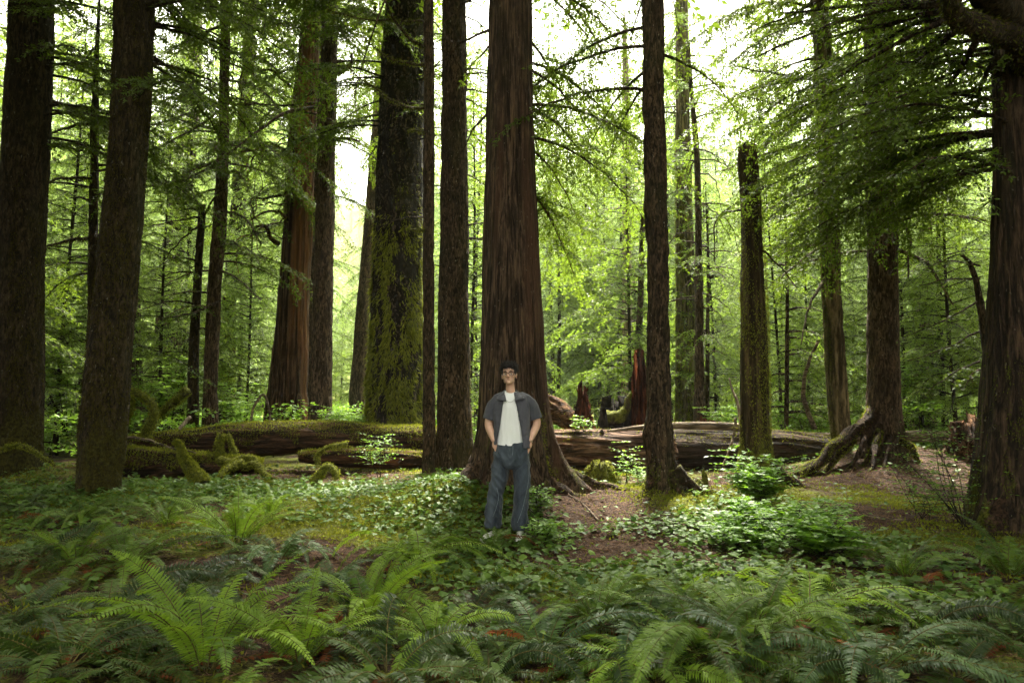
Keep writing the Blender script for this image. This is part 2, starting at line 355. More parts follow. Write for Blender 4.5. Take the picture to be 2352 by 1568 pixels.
def build_ground():
    n = 560; a = 5.0; q = np.linspace(-a, a, n); g = np.sinh(q) * (320 / math.sinh(a)); X, Y = np.meshgrid(g, g + 7.0)
    Z = H(X, Y); near = (np.hypot(X, Y - 8) < 25)
    Z = Z + near * (.014 * noise2(X, Y, 7.0, 2))
    mb = MB(); i = np.arange(n - 1)[:, None] * n; j = np.arange(n - 1)[None]
    Q = np.stack([i + j, i + j + 1, i + n + j + 1, i + n + j], -1).reshape(-1, 4)
    mo = .5 + .5 * field(MOSSY, X, Y) - .55 * field(BARE, X, Y) + .35 * sstep(18, 40, Y)
    mb.add(np.stack([X, Y, Z], -1).reshape(-1, 3), Q=Q, a=mo.ravel())
    return tag(mb.build("ground", ground_mat()), kind="structure")
build_ground()

# ---------------------------------------------------------------- bark relief and trunks
def bark_disp(kind, seed=0., mossy=0.):
    def f(rr, th, s, U):
        x = (U * rr[..., None]).reshape(-1, 3); q = np.empty_like(x); ss = s.reshape(-1)
        def nn(fr, st, o):
            q[:] = x * fr; q[:, 2] += ss * fr * st + seed * 3.1 + o; return noise3(q).reshape(rr.shape)
        if kind == 'cedar':
            d = .030 * nn(3.2, .10, 0) + .020 * (1 - 2.4 * np.abs(nn(11, .07, 5))) * .6 + .006 * nn(30, .12, 9)
        elif kind == 'spruce':
            d = .025 * nn(3, .3, 0) + .022 * (1 - 2.2 * np.abs(nn(9, .38, 5))) * .7 + .010 * nn(24, .5, 2)
        elif kind == 'log':
            d = .045 * nn(3.0, .10, 0) + .030 * (1 - 2.4 * np.abs(nn(8, .08, 5))) + .008 * nn(22, .15, 2)
        elif kind == 'rot':
            d = .09 * nn(3.2, .22, 0) + .055 * (1 - 2.4 * np.abs(nn(9, .16, 5))) + .02 * nn(24, .4, 2)
        elif kind == 'snag':
            d = -.012 + .035 * nn(3.0, .18, 0) + .022 * (1 - 2.6 * np.abs(nn(9, .07, 5))) + .008 * nn(26, .2, 2)
        elif kind == 'twig':
            d = rr * .25 * nn(20, .6, 0)
        else:
            d = .016 * nn(4, .25, 0) + .016 * (1 - 2.4 * np.abs(nn(12, .22, 5))) + .007 * nn(32, .4, 2) + .012 * np.maximum(0, nn(6, .8, 8) - .35) * 2
        if mossy: d = d + mossy * (.5 + nn(7, .7, 7)) * .5
        return d * np.minimum(1, rr / .12)
    return f

class Tree: pass
TREES = {}
def make_trunk(key, name, label, d, samples, mat, kind='hemlock', top=None, seg=72, flare=(), short=None, group=None, base=None, cat="tree", mossy=0., crown=None, spike=False, dz=.045):
    t = Tree(); t.d = d; t.mat = mat; t.wd = MB(); t.lf = MB(); t.short = short; t.name = name
    S = sorted(samples, key=lambda q: -q[0])          # from the bottom up
    pts = []; rad = []
    for y, xl, xr in S:
        p = P((xl + xr) / 2, y, d); pts.append(p); rad.append((xr - xl) / 2 * mpp(y, d))
    pts = np.array(pts); rad = np.array(rad)
    gx = pts[0, 0]; g = gz(gx, d) if base is None else base
    t.base = np.array([gx, d, g]); z = pts[:, 2]
    ztop = top if top is not None else 26.0
    if top is None or top > z[-1] + .5:
        sl = (pts[-1, 0] - pts[-3 if len(pts) > 2 else 0, 0]) / max(.5, z[-1] - z[-3 if len(pts) > 2 else 0])
        ex = pts[-1].copy(); ex[0] += sl * (ztop - z[-1]) * .5; ex[2] = ztop
        pts = np.vstack([pts, ex]); rad = np.r_[rad, max(.02, rad[-1] * .25)]; z = pts[:, 2]
    zv = P(1176, -60, d)[2]
    zz = np.r_[np.arange(g - .3, min(zv, ztop), dz), np.arange(min(zv, ztop), ztop + .01, .8 if ztop > zv else dz)]
    if zz[-1] < ztop: zz = np.r_[zz, ztop]
    X = np.interp(zz, z, pts[:, 0]) + .012 * noise3(np.stack([zz * .8, zz * 0 + d, zz * 0 + gx], 1)) * min(1, rad.mean() / .1)
    Rr = np.interp(zz, z, rad)
    if zz[0] < z[0]: Rr = np.where(zz < z[0], rad[0] * (1 + .25 * (z[0] - zz)), Rr)
    path = np.stack([X, np.full_like(zz, d) + .02 * np.sin(zz * .7 + d), zz], 1)
    t.path = path; t.rad = Rr; bd = bark_disp(kind, d + gx, mossy)
    def disp(rr, th, s, U):
        o = bd(rr, th, s, U); hgt = np.maximum(0, s - .3)
        for ang, st, w, hh in flare:
            dt = np.abs((th - R(ang) + np.pi) % (2 * np.pi) - np.pi); o = o + st * np.exp(-(dt / w) ** 2) * np.exp(-hgt / hh)
        return o
    if spike:                                          # a torn, jagged top
        nseg = seg; V = loft(t.wd, path, Rr, nseg, disp, vertical=True, cap=False)
        top_i = t.wd.V[-1].reshape(-1, nseg, 3); rows = len(zz); k = int(rows * .965)
        thn = np.linspace(0, 2 * np.pi, nseg, endpoint=False); jag = .5 + .9 * noise3(np.stack([np.cos(thn) * 3 + d, np.sin(thn) * 3, thn * 0], 1)) + .5 * noise3(np.stack([np.cos(thn) * 9 + d, np.sin(thn) * 9, thn * 0], 1))
        f = np.linspace(0, 1, rows - k)[:, None]; zt = (ztop - zz[k]); top_i[k:, :, 2] = zz[k] + f * zt * np.clip(jag, .08, 1.3)[None]
        c = path[k:, None, :2]; top_i[k:, :, :2] = c + (top_i[k:, :, :2] - c) * (1 - .5 * f[..., None] ** 2.2)
    else:
        loft(t.wd, path, Rr, seg, disp, vertical=True)
    t.root = empty(name, t.base, label, cat, group); t.roots = []
    TREES[key] = t; return t
def at_h(t, z):
    return np.array([np.interp(z, t.path[:, 2], t.path[:, c]) for c in range(3)]), float(np.interp(z, t.path[:, 2], t.rad))
def limb(t, pts, r0, r1=None, foliage=0., seed=1, moss=False, leaf=.07, spacing=.05, start=.2, tone=0., droop=.35, seg=6, wig=.03):
    p = np.array([P(a, b, c) for a, b, c in pts]); p, _ = resample(p, max(10, int(np.linalg.norm(p[-1] - p[0]) / .06)))
    k = np.linspace(0, 1, len(p)); w = np.stack([noise3(np.stack([k * 5 + seed * 7.3, k * 0 + q, k * 0], 1)) for q in (0, 9, 17)], 1)
    p = p + w * wig * np.minimum(1, k * 6)[:, None]
    r = r0 * (1 - k) + (r1 if r1 else r0 * .15) * k
    loft(t.wd, p, r, seg, bark_disp('twig' if r0 < .1 else 'hemlock', seed), cap=True)
    if foliage > 0: bough(t.lf, t.wd, p[::3] if len(p) > 12 else p, foliage * 1.1, np.random.default_rng(seed), spacing, leaf, .46, droop, start, tone, r0 * .4)
    if moss:
        rg = np.random.default_rng(seed + 5); hang_moss(t, p, r, rg, int(len(p) * 26))
def hang_moss(t, p, r, rg, n, L=(.02, .06)):
    if not hasattr(t, "ms"): t.ms = MB()
    i = rg.integers(0, len(p) - 1, n); th = rg.uniform(0, 2 * np.pi, n); T = norm(np.gradient(p, axis=0))[i]
    A = norm(np.cross(T, [0.1, 1, .2])); B = np.cross(T, A); o = A * np.cos(th)[:, None] + B * np.sin(th)[:, None]
    pos = p[i] + T * rg.uniform(0, .05, n)[:, None] + o * (np.asarray(r)[i] * 1.0)[:, None]
    dr = norm(o * .8 + np.array([0, 0, -.5]) + rg.normal(0, .35, (n, 3)))
    leaves(t.ms, pos, dr, rg.normal(0, 1, (n, 3)), rg.uniform(L[0], L[1], n), rg.uniform(.008, .016, n), rg.uniform(0, 1, n))
def trunk_moss(t, z0, z1, th0, th1, n, rg, L=(.03, .11), W=(.008, .02), dens=None):
    if not hasattr(t, "ms"): t.ms = MB()
    z = z0 + (z1 - z0) * (rg.random(n) ** 1.35) * rg.uniform(.75, 1.12, n); th = rg.uniform(th0, th1, n)
    x = np.interp(z, t.path[:, 2], t.path[:, 0]); y = np.interp(z, t.path[:, 2], t.path[:, 1]); r = np.interp(z, t.path[:, 2], t.rad)
    o = np.stack([np.cos(th), np.sin(th), th * 0], 1); q = np.stack([x + o[:, 0] * r, y + o[:, 1] * r, z * .22], 1); cl = .6 * noise3(q * 3.2 + t.d) + .6 * noise3(q * 10 + 5) + .10 * (1 - (z - z0) / (z1 - z0)) - .05
    k = cl + rg.normal(0, .16, n) > (0.02 if dens is None else dens); z, th, x, y, r, o = z[k], th[k], x[k], y[k], r[k], o[k]; n = len(z)
    pos = np.stack([x, y, z], 1) + o * (r + .012)[:, None]
    dr = norm(o * .38 + np.array([0, 0, -1.]) * rg.uniform(.4, 1.2, n)[:, None] + rg.normal(0, .25, (n, 3)))
    leaves(t.ms, pos, dr, o + rg.normal(0, .4, (n, 3)), rg.uniform(L[0], L[1], n), rg.uniform(W[0], W[1], n), np.clip(rg.normal(.5, .25, n), 0, 1))
def root_part(t, pts, r0, r1, seed=1, moss=True, mat=None):
    mat = mat or B_ROOT
    mb = MB(); p = np.array(pts, float); p, _ = resample(p, max(14, int(np.linalg.norm(p[-1] - p[0]) / .04))); k = np.linspace(0, 1, len(p))
    p = p + np.stack([noise3(np.stack([k * 6 + seed * 3, k * 0 + q, k * 0], 1)) for q in (0, 9, 17)], 1) * .025 * np.minimum(1, k * 5)[:, None]
    r = r0 * (1 - k) ** .7 + r1
    loft(mb, p, r, 14, bark_disp('rot', seed)); t.roots.append((mb, mat or t.mat))
    if moss: hang_moss(t, p, r, np.random.default_rng(seed), int(len(p) * 60), (.015, .045))
def finish(t, hm=HEM, mm=MOSS):
    t.wd.build("trunk", t.mat, t.root, origin=t.base)
    if t.lf.n: t.lf.build("crown", hm, t.root, origin=t.base, smooth=False)
    if hasattr(t, "ms") and t.ms.n: t.ms.build("moss", mm, t.root, origin=t.base, smooth=False)
    for mb, m in t.roots: mb.build("root", m, t.root, origin=t.base)

# ---------------------------------------------------------------- shared crowns
def crown_meshes(seed, h0, h1, Rad, nb, leaf, spacing, wf=.38, droop=.3, rise=.15, shape=.8, tone=0., bare=0, trunk_r=.12, mats=(HEM, WOODT), top_extra=.3, lw=.32, lsp=.62):
    rg = np.random.default_rng(seed); lf, wd = MB(), MB()
    zz = np.linspace(-.3, h1 + top_extra, 40); lean = rg.normal(0, .012, 2)
    ax = np.stack([lean[0] * zz + .05 * np.sin(zz * .6 + seed), lean[1] * zz + .05 * np.cos(zz * .5 + seed), zz], 1)
    loft(wd, ax, trunk_r * (1.04 - zz.clip(0) / (h1 + top_extra)) + .008, 12, bark_disp('hemlock', seed), vertical=True)
    for i in range(nb):
        u = (i + rg.uniform(0, 1)) / nb; z = h0 + (h1 - h0) * u ** .9; L = Rad * ((1 - u) ** shape * .9 + .1) * rg.uniform(.4, 1.2)
        if u < .12: L *= .6 + 3 * u
        az = i * 2.4 + rg.normal(0, .35); k = np.linspace(0, 1, 9); o = np.array([np.interp(z, zz, ax[:, 0]), np.interp(z, zz, ax[:, 1]), z])
        dh = np.array([math.cos(az), math.sin(az), 0]); sw = rg.normal(0, .12) * L
        p = o + dh * (L * k)[:, None] + np.array([-dh[1], dh[0], 0]) * (sw * k ** 2)[:, None] + np.array([0, 0, 1.]) * (L * (rise * k * rg.uniform(.5, 2) - droop * k ** 2.2 * rg.uniform(.7, 1.4)))[:, None]
        bough(lf, wd, p, L * wf * 1.15, rg, spacing, leaf, lw, .35, .08, tone + rg.normal(0, .07), .008 + .005 * L, twigwood=(leaf < .14), lsp=lsp)
    for i in range(bare):
        z = rg.uniform(.25 * h0, h0 + 2); L = rg.uniform(.5, 1.8); az = rg.uniform(0, 6.28); k = np.linspace(0, 1, 7); dh = np.array([math.cos(az), math.sin(az), 0])
        p = np.array([np.interp(z, zz, ax[:, 0]), np.interp(z, zz, ax[:, 1]), z]) + dh * (L * k)[:, None] + np.array([0, 0, 1.]) * (L * (.2 * k - .5 * k ** 2))[:, None] + rg.normal(0, .03, (7, 3)) * k[:, None]
        loft(wd, p, .012 * (1.1 - k), 4, cap=False); e = p[rg.integers(2, 7, 5)]; tubes(wd, e, e + rg.normal(0, .22, (5, 3)) + dh * .15, .004, .001)
    return lf.mesh("crown", mats[0], False), wd.mesh("trunk", mats[1])
V_HIGH = [crown_meshes(11 + i, 0.0, 17, 4.6, 110, .22, .17, .42, .34, .1, .7, mats=(HEM, WOODT), trunk_r=.14, lw=.45) for i in range(2)]
V_YOUNG = [crown_meshes(21 + i, .35, 8.0, 2.2, 115, .075, .058, .46, .38, .2, .72, .05, 6, .035, (HEM_Y, WOODT), lw=.34, lsp=.45) for i in range(3)]
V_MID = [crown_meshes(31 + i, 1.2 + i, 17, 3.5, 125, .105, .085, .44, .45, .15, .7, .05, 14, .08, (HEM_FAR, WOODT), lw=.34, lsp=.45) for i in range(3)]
V_CED = [crown_meshes(41 + i, .8, 15, 3.1, 105, .12, .09, .46, .65, .25, .7, .1, 8, .10, (CED, WOODT), lw=.32, lsp=.45) for i in range(2)]
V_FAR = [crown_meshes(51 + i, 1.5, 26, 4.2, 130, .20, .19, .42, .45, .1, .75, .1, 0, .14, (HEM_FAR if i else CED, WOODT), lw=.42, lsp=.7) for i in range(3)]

# ---------------------------------------------------------------- bark kinds
B_CEDAR = bark_mat("cedar bark", (.012, .007, .004), (.145, .092, .056), 21, .045, bump=.04, lichen=.35, lowmoss=1.9, moss=.02, grn=.05, red=(.09, .045, .026))
B_EDGE = bark_mat("furrowed dark bark", (.010, .007, .005), (.095, .060, .036), 15, .06, bump=.04, lichen=.35, lowmoss=2.6, moss=-.03, side=-.10)
B_HEM = bark_mat("hemlock bark", (.010, .007, .004), (.115, .074, .042), 20, .30, bump=.025, lichen=.8, lowmoss=.9, moss=-.03)
B_HEMM = bark_mat("mossy hemlock bark", (.012, .009, .005), (.080, .055, .026), 18, .3, bump=.03, lichen=.5, lowmoss=2.2, moss=.24, side=.05, mosscol=((.02, .017, .005), (.085, .075, .014)))
B_SPR = bark_mat("spruce bark", (.010, .008, .006), (.115, .085, .055), 8, .35, bump=.05, lichen=.3, lowmoss=5.0, moss=.04, plates=True, side=.06)
B_SNAG = bark_mat("mossy snag", (.016, .010, .004), (.11, .078, .032), 9, .06, bump=.05, lichen=.05, lowmoss=1.2, moss=.30, side=-.04)
B_SPLIT = bark_mat("split cedar wood", (.012, .006, .003), (.14, .080, .040), 10, .022, bump=.06, lichen=.2, moss=-.12, red=(.20, .085, .03), grn=.06)
B_ROOT = bark_mat("root bark", (.012, .007, .004), (.085, .047, .026), 11, .8, bump=.04, lichen=.1, moss=.24, up=.28, grn=.06)
B_GREEN = bark_mat("sunlit mossy bark", (.03, .025, .012), (.24, .19, .10), 9, .10, bump=.035, lichen=.3, moss=.22, side=.12)  # sunlight put into the colour: paler than the other mossy bark
B_PALE = bark_mat("pale bark", (.10, .07, .05), (.34, .26, .20), 12, .12, bump=.02, lichen=.4, moss=-.12, grn=.03)
B_PINK = bark_mat("pinkish bark", (.022, .015, .009), (.17, .112, .070), 20, .25, bump=.025, lichen=.6, moss=-.06)
B_GREY = bark_mat("grey furrowed bark", (.03, .023, .015), (.20, .15, .10), 9, .05, bump=.05, lichen=.3, moss=-.05)

# ---------------------------------------------------------------- the trunks the photograph shows, from left to right
MT = make_trunk
tA = MT('A', "hemlock_tree", "widest black trunk at the left edge with a mossy mound at its foot", 11.0, [(1095, -12, 92), (1000, -6, 90), (800, -6, 92), (600, 0, 90), (400, 10, 102), (200, 22, 112), (0, 34, 118)], B_HEMM, seg=90, short="wide black trunk", flare=[(200, .1, .4, .3), (330, .1, .4, .3), (270, .12, .4, .3)])
tC = MT('C', "hemlock_tree", "thin mossy pole tree with long dead side limbs behind the shaggy leaning trunk", 13.0, [(1060, 196, 232), (900, 200, 230), (700, 204, 226), (500, 206, 224), (250, 212, 227), (190, 214, 226)], B_HEMM, seg=40, top=9.5, short="mossy pole")
tB = MT('B', "hemlock_tree", "shaggy brown trunk leaning inward, moss coated, with a burl near its top", 9.6, [(1125, 188, 272), (1000, 190, 286), (850, 205, 296), (700, 222, 308), (500, 242, 322), (350, 256, 333), (200, 262, 340), (0, 268, 346)], B_HEMM, seg=100, mossy=.010, short="shaggy leaning trunk", flare=[(250, .06, .4, .2)])
tW = MT('W', "cedar_tree", "broad grey furrowed trunk far behind the log, half hidden by shrubs", 24.0, [(1000, 340, 425), (850, 352, 412), (600, 370, 418), (300, 415, 455), (60, 425, 462), (0, 427, 463)], B_GREY, 'cedar', seg=70, short="grey furrowed trunk", flare=[(250, .2, .4, .8), (330, .2, .4, .8)])
tW2 = MT('W2', "cedar_tree", "dark striped trunk close behind the shaggy leaning trunk", 19.0, [(1010, 272, 340), (900, 282, 326), (700, 288, 318), (560, 292, 316), (0, 312, 330)], B_GREY, 'cedar', seg=56, short="striped trunk")
tE = MT('E', "hemlock_tree", "short bare pole with spreading dead twigs at its top, next to the slender trunk", 15.5, [(1010, 430, 455), (800, 436, 456), (600, 448, 464), (480, 456, 470)], B_HEMM, seg=32, top=float(P(465, 470, 15.5)[2]), short="short bare pole")
tD = MT('D', "hemlock_tree", "slender reddish brown trunk behind the left half of the mossy log", 15.5, [(1000, 466, 500), (900, 469, 498), (700, 476, 505), (500, 490, 518), (300, 503, 524), (0, 510, 530)], B_PINK, seg=44, short="slender trunk")
tX = MT('X', "spruce_tree", "dim mossy trunk with a hanging moss clump beyond the slender trunk", 25.0, [(1000, 500, 535), (700, 512, 540), (400, 538, 568), (0, 568, 592)], B_HEMM, 'spruce', seg=40, short="dim mossy trunk")
tF = MT('F', "cedar_snag", "split reddish cedar with torn strips and a hollow at its foot", 17.5, [(1000, 612, 716), (900, 622, 706), (750, 634, 708), (600, 646, 712), (400, 664, 722), (250, 672, 726), (100, 690, 734), (0, 696, 738)], B_SPLIT, 'snag', seg=130, short="split red cedar", flare=[(200, .12, .3, 1.2), (260, .16, .22, 1.4), (320, .12, .3, 1.2)])
tF2 = MT('F2', "cedar_tree", "narrow dark stem growing against the back of the split red cedar", 18.6, [(1000, 690, 716), (700, 700, 720), (400, 716, 734), (0, 728, 748)], B_HEM, 'cedar', seg=36, short="cedar back stem")
tG = MT('G', "hemlock_tree", "straight brown trunk with knots and two short crooked limbs right of the split cedar", 16.0, [(1000, 708, 764), (900, 714, 762), (700, 720, 762), (500, 726, 766), (300, 733, 770), (100, 740, 774), (0, 742, 775)], B_PINK, seg=60, short="straight brown trunk", flare=[(290, .08, .4, .4)])
tH = MT('H', "hemlock_tree", "pinkish trunk leaning to the right in the open gap", 22.0, [(1010, 798, 832), (900, 804, 838), (700, 820, 850), (500, 838, 864), (300, 854, 882), (150, 864, 890), (0, 872, 896)], B_PINK, seg=44, short="leaning pinkish trunk")
tI = MT('I', "spruce_tree", "massive scaly spruce with curtains of yellow moss on its lower trunk", 15.0, [(1010, 838, 972), (950, 844, 970), (800, 852, 968), (600, 858, 968), (400, 866, 972), (200, 876, 980), (0, 888, 990)], B_SPR, 'spruce', seg=150, short="moss hung spruce", flare=[(230, .1, .4, .5), (310, .1, .4, .5)])
tJ = MT('J', "hemlock_tree", "narrow almost black stem with bare mossy limbs reaching left across the spruce", 11.4, [(1095, 970, 1001), (1000, 972, 998), (700, 972, 996), (400, 973, 997), (200, 974, 996), (0, 975, 996)], B_HEM, seg=44, short="narrow black stem")
tK = MT('K', "hemlock_tree", "dark plain trunk just left of the giant cedar", 12.0, [(1075, 995, 1092), (1000, 1003, 1083), (900, 1006, 1078), (700, 1009, 1076), (400, 1014, 1073), (200, 1017, 1071), (0, 1018, 1070)], B_HEM, seg=90, short="dark plain trunk", flare=[(200, .08, .3, .3), (300, .08, .3, .3), (340, .1, .3, .3)])
tL = MT('L', "cedar_tree", "giant red brown cedar with buttress roots that the man leans against", 9.5, [(1125, 1078, 1300), (1090, 1084, 1290), (1040, 1090, 1278), (980, 1095, 1268), (900, 1100, 1256), (800, 1104, 1247), (700, 1108, 1242), (600, 1110, 1237), (400, 1116, 1228), (200, 1120, 1224), (0, 1124, 1220)], B_CEDAR, 'cedar', seg=230, short="giant cedar", dz=.035,
        flare=[(335, .42, .20, .32), (285, .14, .16, .45), (305, .10, .12, .8), (235, .18, .2, .35), (200, .22, .22, .3), (258, .07, .12, .6), (20, .3, .3, .3), (90, .2, .4, .3), (150, .2, .3, .3)])
tQ = MT('Q', "conifer_snag", "pale pinkish grey trunk standing alone in the bright gap right of the giant cedar", 27.0, [(1000, 1426, 1458), (850, 1428, 1454), (600, 1430, 1450), (400, 1430, 1447), (200, 1430, 1444), (100, 1430, 1440)], B_PALE, seg=40, top=17.5, short="pale dead trunk")
tR = MT('R', "hemlock_tree", "thin dark stem leaning beside the pale trunk", 21.0, [(1000, 1448, 1466), (850, 1456, 1472), (650, 1466, 1478), (480, 1472, 1482)], B_PINK, seg=28, top=7.5, short="thin leaning stem")
tM = MT('M', "hemlock_tree", "lichen speckled dark trunk with a knotty bulge and a mossy foot right of centre", 9.2, [(1155, 1488, 1562), (1100, 1488, 1552), (1040, 1482, 1545), (990, 1476, 1543), (950, 1486, 1540), (850, 1488, 1535), (700, 1488, 1533), (500, 1484, 1530), (300, 1480, 1527), (0, 1477, 1523)], B_HEM, seg=84, short="speckled trunk", flare=[(335, .18, .25, .16), (200, .08, .3, .15), (270, .06, .3, .2)], dz=.035)
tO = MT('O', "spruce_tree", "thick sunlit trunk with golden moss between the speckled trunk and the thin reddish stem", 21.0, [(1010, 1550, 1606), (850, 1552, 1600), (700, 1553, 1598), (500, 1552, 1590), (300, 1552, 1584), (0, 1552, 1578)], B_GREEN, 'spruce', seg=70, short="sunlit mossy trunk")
tP = MT('P', "hemlock_tree", "thin reddish stem with knobbly bark in front of the sunlit mossy trunk", 17.5, [(1000, 1592, 1622), (850, 1597, 1616), (700, 1598, 1615), (500, 1597, 1611), (350, 1594, 1606), (200, 1582, 1592), (120, 1578, 1586)], B_PINK, seg=32, top=11.0, short="thin reddish stem")
tP2 = MT('P2', "young_hemlock", "black pencil thin sapling beside the thin reddish stem", 19.0, [(1000, 1620, 1630), (800, 1621, 1630), (600, 1623, 1629)], B_HEM, seg=16, top=7.0, short="black sapling")
tN = MT('N', "tree_snag", "broken off mossy snag with a jagged top and a torn side", 9.9, [(1130, 1690, 1782), (1080, 1698, 1776), (1000, 1704, 1766), (850, 1703, 1763), (700, 1703, 1759), (500, 1699, 1749), (380, 1698, 1741), (352, 1700, 1738)], B_SNAG, 'snag', seg=90, top=float(P(1718, 336, 9.9)[2]), short="broken snag", flare=[(200, .12, .3, .18), (340, .16, .25, .2)], cat="dead tree")
tN2 = MT('N2', "young_hemlock", "straight black sapling standing in the gap right of the broken snag", 15.5, [(1010, 1800, 1810), (850, 1802, 1811), (680, 1804, 1811)], B_HEM, seg=16, top=6.0, short="straight sapling")
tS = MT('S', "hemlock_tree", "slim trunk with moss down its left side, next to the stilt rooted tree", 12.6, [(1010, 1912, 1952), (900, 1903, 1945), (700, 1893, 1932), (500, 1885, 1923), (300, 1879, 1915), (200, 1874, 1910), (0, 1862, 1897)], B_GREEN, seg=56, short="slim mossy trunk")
tT = MT('T', "hemlock_tree", "reddish trunk on a raised mound with one long mossy root arching left", 11.8, [(1055, 1985, 2080), (1020, 1990, 2070), (980, 1992, 2066), (900, 1996, 2064), (700, 2000, 2060), (500, 1996, 2056), (300, 1992, 2052), (200, 1990, 2050), (0, 1986, 2042)], B_PINK, seg=80, short="stilt rooted trunk", flare=[(330, .16, .3, .25), (200, .2, .25, .35), (270, .1, .3, .3)])
tV = MT('V', "young_hemlock", "slim bent sapling curving left just in front of the furrowed edge trunk", 10.6, [(1000, 2262, 2280), (810, 2258, 2274), (720, 2248, 2263), (640, 2236, 2248), (600, 2222, 2232), (585, 2206, 2214)], B_HEM, seg=20, top=float(P(2205, 585, 10.6)[2]), short="bent sapling")
tU = MT('U', "cedar_tree", "furrowed dark trunk filling the right edge with a spreading mossy base", 7.4, [(1270, 2215, 2520), (1200, 2238, 2480), (1100, 2250, 2450), (950, 2264, 2436), (800, 2276, 2426), (600, 2286, 2420), (400, 2290, 2420), (200, 2290, 2418), (0, 2292, 2416)], B_EDGE, 'cedar', seg=150, short="furrowed edge trunk", flare=[(200, .16, .2, .3), (250, .14, .2, .3), (300, .12, .2, .3)])
tY = MT('Y', "cedar_tree", "grey shaggy trunk in the distance right of the stilt rooted tree", 22.0, [(1010, 2088, 2150), (900, 2100, 2140), (700, 2108, 2138), (0, 2120, 2145)], B_GREY, 'cedar', seg=50, short="distant shaggy trunk")

# roots
B_LROOT = bark_mat('cedar root bark', (.014, .008, .004), (.11, .065, .036), 12, .6, bump=.04, lichen=.1, moss=.22, up=.25)
rg0 = np.random.default_rng(99)
def rootline(t, ang, L, r0, seed, z0=.35, moss=True, mat=None):
    b = t.base; a = R(ang); rr = t.rad[min(len(t.rad) - 1, 12)] * .75; pts = []
    for k in (0, .12, .35, .65, 1):
        q = rr + L * k; x, y = b[0] + q * math.cos(a + .25 * k), b[1] + q * math.sin(a + .25 * k); g = gz(x, y)
        pts.append((x, y, g + z0 * (1 - k) ** 3.2 - .05 * k))
    root_part(t, pts, r0, .012, seed, moss, mat)
for ang, L, r0, s in ((342, 1.15, .13, 1), (312, .6, .09, 2), (200, .7, .11, 3), (228, .45, .08, 4), (285, .4, .07, 5)): rootline(tL, ang, L, r0, s, .30, mat=B_LROOT)
for ang, L, r0, s in ((340, .8, .07, 6), (205, .45, .06, 7), (290, .35, .05, 8)): rootline(tM, ang, L, r0, s, .25)
for ang, L, r0, s in ((335, .8, .06, 9), (200, .5, .07, 10), (280, .3, .05, 11)): rootline(tN, ang, L, r0, s, .3)
for ang, L, r0, s in ((200, .7, .12, 12), (250, .5, .1, 13), (290, .5, .12, 14)): rootline(tU, ang, L, r0, s, .3)
root_part(tT, [P(2030, 880, 11.85), P(2012, 930, 11.78), P(1987, 972, 11.62), P(1945, 1003, 11.4), P(1905, 1030, 11.25), P(1885, 1062, 11.15), P(1835, 1088, 11.0)], .085, .03, 15)
for k, (a, b, c, e) in enumerate([(2020, 990, 1985, 1068), (2040, 1000, 2030, 1075), (1960, 1010, 1890, 1085), (1935, 1025, 1850, 1095), (2065, 1010, 2110, 1060), (1990, 990, 1950, 1075), (1905, 1050, 1800, 1100), (2005, 1010, 2000, 1080)]):
    q = gp(c, e); p0 = P(a, b, 11.55); mid = (p0 + q) / 2 + [0, -.1, .05]; root_part(tT, [p0, mid, q, q + [(q[0] - p0[0]) * .3, -.1, -.06]], .036, .012, 20 + k, moss=(k % 2 == 0))

# limbs (bare, mossy or with sprays)
L_ = limb
L_(tJ, [(984, 112, 11.4), (945, 92, 11.2), (905, 45, 11), (870, -30, 10.8)], .035, .015, seed=1, moss=True)
L_(tJ, [(982, 48, 11.4), (900, 48, 11.1), (820, 42, 10.9), (750, 22, 10.7)], .022, .006, seed=2, moss=True)
L_(tJ, [(982, 150, 11.4), (935, 146, 11.1), (885, 128, 10.9), (830, 82, 10.7)], .024, .006, seed=3, moss=True)
L_(tJ, [(984, 250, 11.4), (935, 245, 11.1), (890, 225, 10.9), (835, 185, 10.6), (795, 150, 10.5)], .026, .006, seed=4, moss=True)
L_(tJ, [(984, 308, 11.4), (960, 300, 11.2), (936, 300, 11.0)], .012, .006, seed=5, moss=True)
L_(tJ, [(978, 530, 11.4), (955, 528, 11.2), (934, 522, 11.1)], .012, .006, seed=6, moss=True)
L_(tJ, [(985, -40, 11.4), (900, -20, 10.4), (858, 70, 10.0), (832, 150, 10), (816, 235, 10), (820, 262, 10)], .022, .006, seed=7)
L_(tJ, [(995, 20, 11.4), (1030, 70, 11.1), (1045, 120, 11), (1035, 160, 10.9)], .008, .003, seed=8)
L_(tG, [(766, 172, 16), (790, 162, 15.8), (806, 148, 15.7), (808, 120, 15.6)], .07, .03, seed=9)
L_(tG, [(762, 322, 16), (800, 318, 15.7), (826, 324, 15.5)], .05, .02, seed=10)
L_(tG, [(728, 245, 16), (650, 262, 15), (570, 318, 14.2), (480, 378, 13.5), (430, 395, 13.2)], .045, .012, seed=11)
L_(tG, [(730, 237, 16), (640, 242, 15.5), (560, 235, 15), (520, 222, 14.6)], .035, .01, seed=12)
for i, (y, x1, y1) in enumerate([(283, 92, 318), (410, 85, 425), (545, 80, 578), (300, 255, 260), (470, 160, 455)]):
    L_(tC, [(218, y, 13), ((218 + x1) / 2, (y + y1) / 2 - 8, 12.6), (x1, y1, 12.3)], .032, .01, seed=30 + i, moss=(i < 3))
for i, (x1, y1, x2, y2) in enumerate([(400, 468, 330, 462), (420, 505, 340, 520), (500, 445, 540, 420), (430, 540, 370, 600), (480, 520, 500, 505), (440, 440, 395, 400)]):
    L_(tE, [(463, 488 + i * 8, 15.5), (x1, y1, 15.1), (x2, y2, 14.8)], .03, .006, seed=40 + i, wig=.08)
